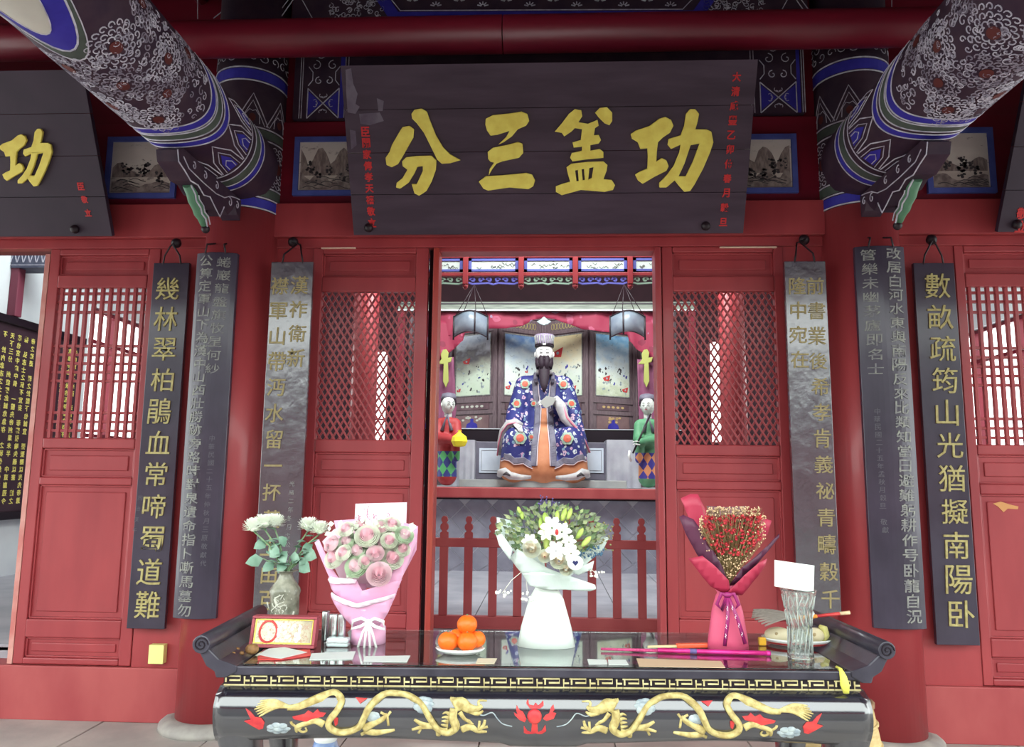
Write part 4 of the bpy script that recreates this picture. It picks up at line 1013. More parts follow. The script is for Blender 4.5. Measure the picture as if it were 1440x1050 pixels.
# --- hanging glass shades
def shade(xa, xb, label, sg):
    Y = 4.6; a = P(xa, 445, Y=Y); b = P(xb, 445, Y=Y); z0 = P(xa, 474, Y=Y).z; xm = (a.x+b.x)/2; R_ = (b.x-a.x)/2
    t = thing('hanging_lamp', label, 'lamp', (xm, Y, z0))
    up = lambda u, v, h=0: Vector((xm+u*R_, Y-.16*math.cos(u*PI/2)+.02-h, z0+(a.z-z0)*v+.05*math.cos(u*PI/2)))
    mb = MB(); mb.grid(lambda i, j: up(i*2-1, j), 16, 2); mb.build('curved_glass', mat('smoky_glass', (96, 106, 120), .3, (120, 130, 140), 6, alpha=.8), t, solid=.008)
    for u in (-1, .3*sg, 1): MB().tube([up(u, -.12, .008), up(u, 1.05, .008)], .011, 6).build('upright_rod', IRON, t)
    for v in (0, 1): MB().tube([up(-1+i/8, v, .008) for i in range(17)], .008, 6).build('rim', IRON, t)
    ap = Vector((xm+.04*sg, Y, a.z+.42))
    for u in (-.9, -.35, .35, 1):
        MB().tube([up(u, 1), ap], .005, 5).build('wire', IRON, t)
    MB().tube([ap, Vector((ap.x, ap.y, 5.99))], .006, 5).build('wire', IRON, t)
shade(638, 686, 'smoky curved hanging lamp shade on wires left of the statue', 1)
shade(858, 907, 'smoky curved hanging lamp shade on wires right of the statue', -1)

# ================================================================== STATUES
def capsules(caps, voxel, name, mats, parent, smooth=2, split=None):
    mb = MB()
    for c in caps:
        p, r, q, r2 = Vector(c[0]), c[1], Vector(c[2]), c[3]; fl_ = c[4] if len(c) > 4 else (1, 1, 1)
        for k in range(7):
            f = k/6; cc = p.lerp(q, f); rr = r+(r2-r)*f; mb.ball(cc, rr, 14, 9, 0, fl_[0], fl_[1], fl_[2])
    me = bpy.data.meshes.new(name); me.from_pydata(mb.v, [], mb.f)
    o = bpy.data.objects.new(name, me); COL.objects.link(o)
    md = o.modifiers.new('r', 'REMESH'); md.mode = 'VOXEL'; md.voxel_size = voxel
    ms = o.modifiers.new('s', 'SMOOTH'); ms.iterations = smooth; ms.factor = .5
    bpy.context.view_layer.update()
    m2 = bpy.data.meshes.new_from_object(o.evaluated_get(bpy.context.evaluated_depsgraph_get()))
    bpy.data.objects.remove(o)
    V = [v.co.copy() for v in m2.vertices]; Fs = [tuple(p.vertices) for p in m2.polygons]; bpy.data.meshes.remove(m2)
    bvh = BVHTree.FromPolygons(V, Fs)
    if split:
        for nm, mt, test in split:
            ff = [f for f in Fs if test(sum((V[i] for i in f), Vector())/len(f))]
            used = sorted({i for f in ff for i in f}); ix = {i: k for k, i in enumerate(used)}
            mm = bpy.data.meshes.new(nm); mm.from_pydata([V[i] for i in used], [], [tuple(ix[i] for i in f) for f in ff])
            mm.polygons.foreach_set('use_smooth', [True]*len(ff)); mm.materials.append(mt); link(nm, mm, parent)
    else:
        mm = bpy.data.meshes.new(name); mm.from_pydata(V, [], Fs); mm.polygons.foreach_set('use_smooth', [True]*len(Fs)); mm.materials.append(mats); link(name, mm, parent)
    return bvh
def drape_fn(bvh, ysurf_default, y0):
    def fn(u, v, h):
        hit = bvh.ray_cast(Vector((u, y0, v)), Vector((0, 1, 0)))
        y = hit[0].y if hit[0] else ysurf_default
        return Vector((u, y-h, v))
    return fn
SX, SY, SZ = -.06, 5.45, 1.53
st = thing('seated_statue', 'large seated robed statue with white face and long black beard on the platform', 'statue', (SX, SY, SZ))
def q(x, y, z): return (SX+x, SY+y, SZ+z)
caps = [(q(0, .0, .55), .33, q(0, .05, 1.30), .20, (1, .75, 1)), (q(-.24, .05, 1.30), .13, q(.24, .05, 1.30), .13),
        (q(-.27, .05, 1.28), .14, q(-.38, 0, .92), .13), (q(.27, .05, 1.28), .14, q(.38, 0, .92), .13),
        (q(-.38, 0, .90), .14, q(-.42, -.28, .66), .12), (q(.38, 0, .90), .14, q(.16, -.26, .98), .09),
        (q(-.46, -.22, .66), .10, q(-.55, -.22, .38), .07), (q(.40, -.12, .88), .10, q(.54, -.2, .40), .07),
        (q(-.22, -.05, .48), .24, q(-.34, -.42, .50), .20), (q(.22, -.05, .48), .24, q(.34, -.42, .50), .20),
        (q(-.34, -.42, .48), .21, q(-.38, -.42, .14), .20), (q(.34, -.42, .48), .21, q(.38, -.42, .14), .20),
        (q(0, -.2, .5), .26, q(0, -.38, .16), .24), (q(-.2, -.38, .14), .20, q(.2, -.38, .14), .20), (q(0, .2, .4), .3, q(0, .1, .9), .26)]
def hemz(x):
    a = abs(x-SX)
    return SZ+(.17+.25*max(0, (a-.08))**1.0*.9+.02*math.sin(a*30)) if a > .085 else SZ+.17
def is_skirt(c): 
    a = abs(c.x-SX)
    if c.z < SZ+.015: return True
    if c.z < hemz(c.x) : return True
    return a < .055+.05*max(0, (SZ+.95-c.z))/.9 and c.z < SZ+.95 and c.y < SY
bv = capsules(caps, .026, 'robe', ROBE, st, 3, [('underskirt', SKIRT, is_skirt), ('robe', ROBE, lambda c: not is_skirt(c))])
dr = drape_fn(bv, SY-.3, 3.5)
def dpoly(pts, h0=.004, h1=.014):
    mb = MB(); mb.prism(pts, dr, h0, h1); return mb
def strip_band(pts, w, mt, nm, h=.016):
    # resample the line so it follows the body
    out = []
    for (a, b), (c, d_) in zip(pts, pts[1:]):
        n = max(1, int(math.hypot(c-a, d_-b)/.03))
        for i in range(n): out.append((a+(c-a)*i/n, b+(d_-b)*i/n))
    out.append(pts[-1]); MB().ribbon(out, w, dr, h, th=.02).build(nm, mt, st, fixn=False)
# photo-traced lapels (statue px -> local)
def sp(pts): return [(P(x, y, Y=SY-.2).x, P(x, y, Y=SY-.2).z) for x, y in pts]
for sgn in (-1, 1):
    L_ = [(SX+sgn*a, SZ+b) for a, b in ((.13, 1.34), (.115, 1.15), (.085, .95), (.095, .7), (.12, .45), (.13, .18))]
    strip_band(L_, .085, BAND, 'robe_band'); strip_band([(a-sgn*.045, b) for a, b in L_], .014, EDGEW, 'pale_piping', .024)
    hm = [(SX+sgn*a, hemz(SX+sgn*a)+.02) for a in (.14, .2, .26, .32, .38, .44, .50, .55)]
    strip_band(hm, .085, BAND, 'hem_band', .014); strip_band([(a, b-.045) for a, b in hm], .012, EDGEW, 'pale_piping', .02)
    for (a, b, r) in ((.30, .53, .082), (.37, 1.02, .06), (.26, 1.29, .065), (.16, .55, .04) if sgn < 0 else (.17, 1.0, .05), (.14, 1.02, .04)):
        u0, v0 = SX+sgn*a, SZ+b
        g = [(u0+r*(1+.08*math.cos(6*t_))*math.cos(t_), v0+r*(1+.08*math.cos(6*t_))*math.sin(t_)) for t_ in [i*PI/12 for i in range(24)]]
        mb = MB(); V = [dr(u0, v0, .018)]+[dr(x, z, .016) for x, z in g]+[dr(u0+(x-u0)*.5, v0+(z-v0)*.5, .018) for x, z in g]
        mb.add(V, [(0, 25+i, 25+(i+1) % 24) for i in range(24)]+[(25+i, 1+i, 1+(i+1) % 24, 25+(i+1) % 24) for i in range(24)]); md_ = mb.build('medallion', MEDG, st, fixn=False)
        r2 = r*.62; mb = MB(); V = [dr(u0, v0, .024)]+[dr(u0+r2*math.cos(t_), v0+r2*math.sin(t_), .022) for t_ in [i*PI/8 for i in range(16)]]
        mb.add(V, [(0, 1+i, 1+(i+1) % 16) for i in range(16)]); mb.build('medallion_heart', MEDR, md_, fixn=False)
# collar, sleeves, hands, shoes
MB().tube([q(-.115, -.16, 1.33), q(-.12, .02, 1.44), q(0, .12, 1.46), q(.12, .02, 1.44), q(.115, -.16, 1.33)], [.03]*5, 8).build('collar', BAND, st)
mb = MB(); cpts = [q(-.28, -.44, .70), q(-.36, -.46, .74), q(-.45, -.44, .72), q(-.53, -.38, .62), q(-.57, -.32, .48), q(-.59, -.28, .32)]
mb.tube(cpts, [.03, .05, .06, .055, .045, .025], 10); mb.build('white_sleeve', SLEEVE, st)
MB().tube([(a-.02, b-.055, c-.01) for a, b, c in cpts], [.01]*6, 6).build('sleeve_edge', PINKE, st)
mb = MB(); c2 = [q(.05, -.40, 1.0), q(.16, -.42, 1.04), q(.22, -.42, .96), q(.27, -.42, .80), q(.38, -.42, .68), q(.50, -.36, .52), q(.57, -.30, .36)]
mb.tube(c2, [.03, .06, .075, .06, .05, .035, .02], 10); mb.build('white_sleeve', SLEEVE, st)
MB().tube([(a+.03, b-.05, c+.0) for a, b, c in c2[2:]], [.014]*5, 6).build('sleeve_edge', PINKE, st)
def hand(base, d, up, s_, mt, parent, curlv=.5):
    d = Vector(d).normalized(); up = Vector(up).normalized(); sd = d.cross(up).normalized(); b = Vector(base)
    mb = MB(); mb.tube([b-d*.35*s_, b, b+d*.5*s_, b+d*.95*s_], [.32*s_, .36*s_, .42*s_, .36*s_], 10, flat=.5, nrm=up)
    for i in range(4):
        o_ = b+d*.9*s_+sd*(i-1.5)*.2*s_; L1 = (.8, .95, .9, .7)[i]*s_
        mb.tube([o_-d*.1*s_, o_+d*L1*.45, o_+d*L1*.75-up*L1*curlv*.3, o_+d*L1*.9-up*L1*curlv*.7], [.1*s_, .095*s_, .085*s_, .06*s_], 6)
    th = b+d*.2*s_-sd*.38*s_; mb.tube([b, th, th+(d*.4-sd*.25)*s_, th+(d*.75-sd*.15-up*.1)*s_], [.14*s_, .13*s_, .11*s_, .07*s_], 6)
    mb.build('hand', mt, parent)
hand(q(.06, -.42, 1.0), (-1, -.2, .0), (0, -1, .3), .085, FACE, st, .6)
hand(q(-.36, -.52, .70), (.5, -.6, -.5), (0, -.5, 1), .085, FACE, st, .6)
# grey feather fan held at the chest
fb = MB(); fo = [(SX+a, SZ+b) for a, b in ((-.055, 1.00), (.03, 1.08), (.16, 1.06), (.12, .97), (.02, .92))]
fb.prism(fo, flatY(SY-.50), 0, .014); fb.build('grey_fan', mat('grey_fan_paint', (150, 150, 146), .6), st, bevel=.004)
for sgn in (-1, 1):
    mb = MB(); mb.tube([q(sgn*.16, -.60, .035), q(sgn*.28, -.64, .03), q(sgn*.42, -.64, .05), q(sgn*.50, -.6, .10), q(sgn*.55, -.56, .09), q(sgn*.57, -.54, .04)], [.02, .035, .05, .055, .05, .03], 10); mb.build('white_shoe', SLEEVE, st)
    MB().tube([q(sgn*.42, -.70, .05), q(sgn*.47, -.68, .08), q(sgn*.51, -.64, .06)], [.01, .022, .01], 8).build('shoe_opening', INKW, st)
# head
def head(c, s_, parent, skin, hair, beard=True, crown=None, rz=0, eyes=INKW):
    """c centre, s_ half head height"""
    R_ = Matrix.Rotation(rz, 4, 'Z'); c = Vector(c)
    def T(x, y, z): return c+(R_ @ Vector((x*s_, y*s_, z*s_)))
    prof = []
    mb = MB(); nu, nv = 20, 16; V = []
    for j in range(nv+1):
        ph = PI*j/nv; z = -math.cos(ph); rr = math.sin(ph)
        for i in range(nu):
            a = 2*PI*i/nu; x = .74*rr*math.sin(a); y = -.82*rr*math.cos(a)
            jaw = 1-.22*max(0, -z)**1.2; x *= jaw
            if y < 0:
                y *= (1-.10*max(0, -z))
                if abs(z-.05) < .14: y += .05*math.exp(-((abs(x)-.27)/.14)**2)         # eye sockets
            V.append(T(x, y, z))
    mb.add(V, [(j*nu+i, j*nu+(i+1) % nu, (j+1)*nu+(i+1) % nu, (j+1)*nu+i) for j in range(nv) for i in range(nu)], 0, True)
    parent = mb.build('head', skin, parent)
    mb = MB(); mb.tube([T(0, -.74, .16), T(0, -.84, -.02), T(0, -.97, -.2), T(0, -.86, -.28)], [.05*s_, .07*s_, .11*s_, .07*s_], 8); mb.build('nose', skin, parent)
    for sg in (-1, 1):
        mb = MB(); mb.ball(T(sg*.76, .02, -.02), .2*s_, 10, 8, 0, .35, .6, 1.2); mb.build('ear', skin, parent)
        MB().tube([T(sg*.13, -.80, .04), T(sg*.27, -.83, .07), T(sg*.40, -.71, .05)], [.015*s_, .04*s_, .012*s_], 6).build('eye', eyes, parent)
        MB().tube([T(sg*.10, -.84, .23), T(sg*.25, -.80, .32), T(sg*.42, -.69, .28)], [.014*s_, .026*s_, .01*s_], 6).build('eyebrow', eyes, parent)
    MB().tube([T(-.13, -.79, -.42), T(0, -.85, -.41), T(.13, -.79, -.42)], [.02*s_, .045*s_, .02*s_], 6).build('mouth', PINKE, parent)
    return T
T = head(q(0, -.12, 1.69), .165, st, FACE, BLACKH)
MB().tube([T(0, .2, -.9), T(0, .1, -1.6)], [.09, .12], 12).build('neck', FACE, st)
bd = MB()
for sg in (-1, 1):
    bd.tube([T(sg*.16, -.93, -.30), T(sg*.22, -.95, -.45), T(sg*.20, -.98, -.8), T(sg*.16, -1.0, -1.4)], [.035, .05*.8, .045, .04], 8)
    bd.tube([T(sg*.66, -.40, -.35), T(sg*.50, -.66, -.75), T(sg*.30, -.80, -1.2)], [.012, .045, .06], 8)
bd.tube([T(0, -.85, -.82), T(0, -.95, -1.3), T(0, -1.2, -2.0), T(0, -1.5, -2.7), T(0, -1.6, -3.3)], [.05, .075, .07, .05, .012], 12, flat=.6)
bd.build('black_beard', BLACKH, st)
MB().ball(T(0, -.97, -.60), .02, 8, 6, 0, 1, .6, 1.5).build('chin', FACE, st)
hb = MB(); hb.lathe([(.120, 1.785), (.131, 1.79), (.131, 1.825), (.125, 1.83)], (SX, SY-.12+.01, SZ), 24, sy=1.08); hb.build('hair_band', NEARB, st)
cw = MB(); cw.lathe([(.126, 1.82), (.124, 1.85), (.134, 1.92), (.138, 1.95), (.12, 1.965), (.0, 1.97)], (SX, SY-.11, SZ), 28, sy=.95, sm=True, caps=False); cw.build('crown', mat('grey_violet_crown', (110, 92, 124), .5, (150, 136, 156), 26, 0, None, (6, 6, .5)), st)
for k in range(11):
    a = -PI/2+(k-5)*.26; r0_, r1_ = .129, .140
    MB().tube([(SX+r0_*math.cos(a), SY-.11+.95*r0_*math.sin(a), SZ+1.83), (SX+(r0_-.002)*math.cos(a), SY-.11+.95*(r0_-.002)*math.sin(a), SZ+1.865), (SX+r1_*math.cos(a), SY-.11+.95*r1_*math.sin(a), SZ+1.945)], .007, 6).build('crown_rib', GREYT, st)
MB().tube([(SX-.02, SY-.255, SZ+1.81), (SX+.02, SY-.255, SZ+1.81)], .014, 8).build('crown_jewel', PORC, st)

def attendant(c, robe, sleeve_dir, label, skirtcols, rz, item):
    a = thing('attendant_statue', label, 'statue', c)
    X, Y_, Z_ = c
    def q(x, y, z): return (X+x, Y_+y, Z_+z)
    d = sleeve_dir
    caps = [(q(0, 0, .14), .13, q(0, 0, .48), .12), (q(0, 0, .45), .13, q(0, 0, .80), .10), (q(-.09, 0, .82), .06, q(.09, 0, .82), .06),
            (q(-.11, 0, .80), .065, q(-.13, -.08, .62), .07), (q(.11, 0, .80), .065, q(.13, -.08, .62), .07),
            (q(-.13*1, -.08, .62), .07, q(d*.10, -.20, .58), .055), (q(.13, -.08, .62), .07, q(d*.12, -.20, .58), .055), (q(d*.12, -.14, .56), .06, q(d*.13, -.12, .36), .05)]
    m_ = spots('x', (0, 0, 0), [(0, 0, 0)]) if False else None
    # harlequin skirt
    mt, tt, b = nt('diamond_skirt_%s' % robe.name); N = tt.nodes; L = tt.links
    tc = N.new('ShaderNodeTexCoord'); mp = N.new('ShaderNodeMapping'); mp.inputs['Rotation'].default_value = (0, PI/4, 0); mp.inputs['Scale'].default_value = (1, 1, 1)
    sc_ = N.new('ShaderNodeMapping'); sc_.inputs['Scale'].default_value = (1.25, 0, .8); L.new(tc.outputs['Object'], sc_.inputs[0]); L.new(sc_.outputs[0], mp.inputs[0])
    ck = N.new('ShaderNodeTexChecker'); ck.inputs['Scale'].default_value = 11; ck.inputs[1].default_value = lin(skirtcols[0]); ck.inputs[2].default_value = lin(skirtcols[1])
    ad_ = N.new('ShaderNodeVectorMath'); ad_.operation = 'ADD'; ad_.inputs[1].default_value = (.01, .03, .02); L.new(mp.outputs[0], ad_.inputs[0])
    L.new(ad_.outputs[0], ck.inputs[0]); L.new(ck.outputs[0], b.inputs['Base Color'])
    capsules(caps, .016, 'robe', robe, a, 2, [('hem', robe if d < 0 else robe, lambda v: v.z < Z_+.12), ('skirt', mt, lambda v: Z_+.12 <= v.z < Z_+.44), ('robe', robe, lambda v: v.z >= Z_+.44)])
    MB().tube([q(-.06, -.09, .70), q(0, -.05, .90), q(.06, -.09, .70)], [.03, .035, .03], 8).build('collar', BAND, a)
    T = head(q(0, -.02, 1.04), .122, a, FACE2, BLACKH, rz=rz)
    MB().tube([q(0, 0, .84), q(0, 0, .96)], [.05, .05], 10).build('neck', FACE2, a)
    hr = MB(); hr.ball(Vector(q(0, .02, 1.08)), .110, 14, 10, 0, .95, 1, .95); hr.build('hair', BLACKH, a)
    hr = MB(); hr.lathe([(.098, 1.12), (.103, 1.145), (.085, 1.19), (.03, 1.205)], (X, Y_+.02, Z_), 16); hr.build('cap', BAND, a)
    hand(q(d*.15, -.24, .58), (d, -.3, .0), (0, 0, 1), .045, FACE2, a); hand(q(d*.15, -.28, .54), (d, -.3, .1), (0, 0, 1), .045, FACE2, a)
    return a
AY = 4.85
pa = P(628, 684, Y=AY); pb = P(912, 687, Y=AY)
attendant((pa.x, AY, 1.435), ROBR, 1, 'small attendant statue in scarlet robe holding a yellow bundle, left', ((60, 70, 140), (96, 190, 120)), .55, 0)
attendant((pb.x, AY, 1.435), ROBG, -1, 'small attendant statue in green robe with a staff, right', ((60, 56, 140), (206, 140, 96)), -.35, 1)
yb = P(646, 617, Y=AY-.27)
o = tag(MB().lathe([(.01, -.1), (.075, -.09), (.105, -.03), (.09, .03), (.03, .075), (.018, .095), (.03, .11)], yb, 6, sy=.8, sm=False).build('yellow_bundle', YELLOW, bevel=.006), 'bright yellow wrapped bundle held by the scarlet attendant', 'bundle')
s0 = P(890, 637, Y=AY-.28); s1 = P(915, 582, Y=AY-.16)
tg = thing('staff', 'dark slanting staff held by the green attendant', 'staff', s0); MB().tube([s0, s1], .012, 8).build('shaft', IRON, tg)
MB().tube([s0+Vector((-.04, 0, .03)), s0+Vector((-.05, -.01, -.03)), s0+Vector((-.02, 0, -.10))], .015, 6).build('white_tassel', PORC, tg)

# ================================================================== ALTAR TABLE
RZ = math.atan2(.107, 1.93)
TC = Vector((-.022, -2.40, 0))
tb = thing('altar_table', 'black lacquer altar table with gold dragons and upturned scroll ends', 'table', TC, RZ)
TM = Matrix.LocRotScale(TC, Matrix.Rotation(RZ, 3, 'Z'), None); TI = TM.inverted()
def L2W(x, y, z): return TM @ Vector((x, y, z))
class TMB(MB):      # mesh given in table coordinates
    def build(s, *a, **k):
        s.v = [tuple(TM @ Vector(v)) for v in s.v]; return MB.build(s, *a, **k)
HX, HY = .955, .262
TMB().box(-HX, HX, -HY+.05, HY-.05, .976, .990).build('tabletop', TOPM, tb)
for y0, y1 in ((-HY, -HY+.05), (HY-.05, HY)):
    TMB().box(-HX-.0, HX+.0, y0, y1, .974, 1.0).build('top_frame', LACQW, tb, bevel=.004)
for sg in (-1, 1):    # upturned ends
    xe = HX
    prof = [(sg*(xe-.03), .968), (sg*(xe+.0), .968), (sg*(xe+.005), .985), (sg*(xe+.03), 1.0), (sg*(xe+.05), 1.035), (sg*(xe+.045), 1.06), (sg*(xe+.02), 1.045), (sg*(xe-.01), 1.018), (sg*(xe-.06), 1.001), (sg*(xe-.06), .985)]
    TMB().prism(prof, lambda u, v, h: Vector((u, h, v)), -HY-.004, HY+.004).build('upturned_end', LACQW, tb, bevel=.004)
    e = TMB(); e.tube([(sg*(xe+.045), -HY-.012, 1.062), (sg*(xe+.045), HY+.012, 1.062)], .026, 20); eo = e.build('scroll_roll', LACQW, tb, bevel=.003)
    e = TMB(); sp_ = [(sg*(xe+.045)+.021*(1-j/26)*math.cos(j*.5), 1.062+.021*(1-j/26)*math.sin(j*.5)) for j in range(24)]
    e.ribbon(sp_, .004, lambda u, v, h: Vector((u, -HY-.012-h, v)), .003); e.build('scroll_line', NEARB, eo, fixn=False)
# waist with fret
TMB().box(-HX+.02, HX-.03, -HY+.009, HY-.009, .93, .975).build('waist', NEARB, tb)
fm = TMB(); n = 24; W_ = (2*HX-.05)/n; y_ = -HY+.009
ff = lambda u, v, h: Vector((u, y_-h, v))
for i in range(n):
    x = -HX+.02+i*W_; a, b = .9455, .9705; mid = (a+b)/2; wd = .0056; e = W_
    fm.ribbon([(x+.0*e, b), (x+.62*e, b), (x+.62*e, mid+.001), (x+.22*e, mid+.001)], wd, ff, .003)
    fm.ribbon([(x+.78*e, b), (x+.78*e, a+.0), (x+.02*e, a)], wd, ff, .003)
    fm.ribbon([(x+.08*e, b), (x+.08*e, mid-.004)], wd, ff, .003)
    fm.ribbon([(x+.78*e, a), (x+1.0*e, a)], wd, ff, .003); fm.ribbon([(x+.78*e, mid), (x+.98*e, mid)], wd, ff, .003)
fm.build('fret_band', FRET, tb, fixn=False, kind='stuff')
# bulging apron, front and back
AP = [(.022, .940), (-.022, .937), (-.052, .922), (-.064, .900), (-.066, .875), (-.060, .848), (-.046, .822), (-.030, .805)]
def apy(z):
    for (y0, z0), (y1, z1) in zip(AP, AP[1:]):
        if z1 <= z <= z0: return y0+(y1-y0)*(z0-z)/(z0-z1)
    return AP[-1][0] if z < AP[-1][1] else AP[0][0]
def low(x):   # lower edge line
    a = abs(x)
    return .806-.0*(a)-.006*math.cos(a*6)-(.008 if a < .12 else 0)
def apron(sy):
    m_ = TMB()
    def f(i, j):
        x = (-HX+.012)+(2*HX-.032)*i; k = j*(len(AP)-1); q0 = int(min(k, len(AP)-2)); fr_ = k-q0
        y = AP[q0][0]+(AP[q0+1][0]-AP[q0][0])*fr_; z = AP[q0][1]+(AP[q0+1][1]-AP[q0][1])*fr_
        if j > .6: z += (low(x)-.805)*(j-.6)/.4
        return Vector((x, sy*(HY-.03-y), z))
    m_.grid(f, 60, 21)
    return m_.build('apron', LACQ, tb, solid=.016)
apF = apron(-1); apron(1)
AY_ = -HY+.03
ap = lambda u, v, h: Vector((u, AY_+apy(v)-h-.008, v))
TMB().tube([ap(-HX+.05+(2*HX-.11)*i/40, .806, -.006)+Vector((0, 0, low(-HX+.05+(2*HX-.11)*i/40)-.806)) for i in range(41)], .0035, 6).build('edge_bead', LACQW, apF)
for sg in (-1, 1):   # end aprons
    m_ = TMB(); m_.prism([(-HY+.06, .935), (HY-.06, .935), (HY-.06, .81), (0, .825), (-HY+.06, .81)], lambda u, v, h: Vector((sg*(HX-.05+h), u, v)), 0, .02); m_.build('end_apron', LACQ, tb)
# cabriole legs
for sg in (-1, 1):
    for sy in (-1, 1):
        m_ = TMB(); secs = [(.930, .045, .052, 0), (.90, .062, .072, .012), (.85, .066, .078, .016), (.78, .058, .064, .010), (.65, .045, .046, -.01), (.45, .036, .036, -.03), (.25, .032, .032, -.035), (.10, .034, .034, -.02), (.04, .045, .045, .0), (.003, .05, .05, .01)]
        V = []
        for z, a, b, o_ in secs:
            cx_l = sg*(HX-.075+o_); cy_l = sy*(HY-.06+o_)
            for k in range(12):
                t_ = 2*PI*k/12+PI/12; c_, s_ = math.cos(t_), math.sin(t_); p_ = .55
                V.append((cx_l+a*math.copysign(abs(c_)**p_, c_), cy_l+b*math.copysign(abs(s_)**p_, s_), z))
        m_.add(V, [(j*12+k, j*12+(k+1) % 12, (j+1)*12+(k+1) % 12, (j+1)*12+k) for j in range(len(secs)-1) for k in range(12)]+[tuple(range(12)), tuple(range(108, 120))], 0, True)
        m_.build('leg', LACQ, tb, subsurf=1)
for sg in (-1, 1): TMB().box(sg*(HX-.12)-.015, sg*(HX-.12)+.015, -HY+.08, HY-.08, .16, .19).build('stretcher', LACQ, tb)
TMB().box(-HX+.12, HX-.12, -.02, .02, .16, .19).build('stretcher', LACQ, tb)
# --- relief on the apron, traced and laid on the bulging face
def A2(x, y):
    p = TI @ P(x, y, Y=-2.72+.055*((x-300)/925)+.02); return (p.x, min(.93, max(.808, p.z)))
def trace(pts, ox, oy, sc): return [A2(ox+x/sc, oy+y/sc) for x, y in pts]
def relief(paths, nm, mt, mir=False, flat=.6):
    m_ = TMB()
    for pts, rs in paths:
        n_ = len(pts); out = []; rr = []
        for i in range(n_-1):       # catmull-rom
            p0_, p1_, p2_, p3_ = pts[max(i-1, 0)], pts[i], pts[i+1], pts[min(i+2, n_-1)]
            ra, rb = (rs[i], rs[i+1]) if isinstance(rs, list) else (rs, rs)
            for k in range(4):
                t_ = k/4; cm = lambda a, b, c, d: .5*(2*b+(c-a)*t_+(2*a-5*b+4*c-d)*t_*t_+(3*b-a-3*c+d)*t_**3)
                out.append((cm(p0_[0], p1_[0], p2_[0], p3_[0]), cm(p0_[1], p1_[1], p2_[1], p3_[1]))); rr.append(ra+(rb-ra)*t_)
        out.append(pts[-1]); rr.append(rs[-1] if isinstance(rs, list) else rs)
        if mir: out = [(2*PRL[0]-x, z) for x, z in out]
        m_.tube([ap(x, z, .001) for x, z in out], [q2*1.22 for q2 in rr], 8, flat=flat, nrm=(0, 1, 0))
    return m_.build(nm, mt, tb, fixn=True)
PRL = A2(751, 1002)
def T5(p): return trace(p, 260, 860, 4.235)
def T6(p): return trace(p, 580, 880, 4)
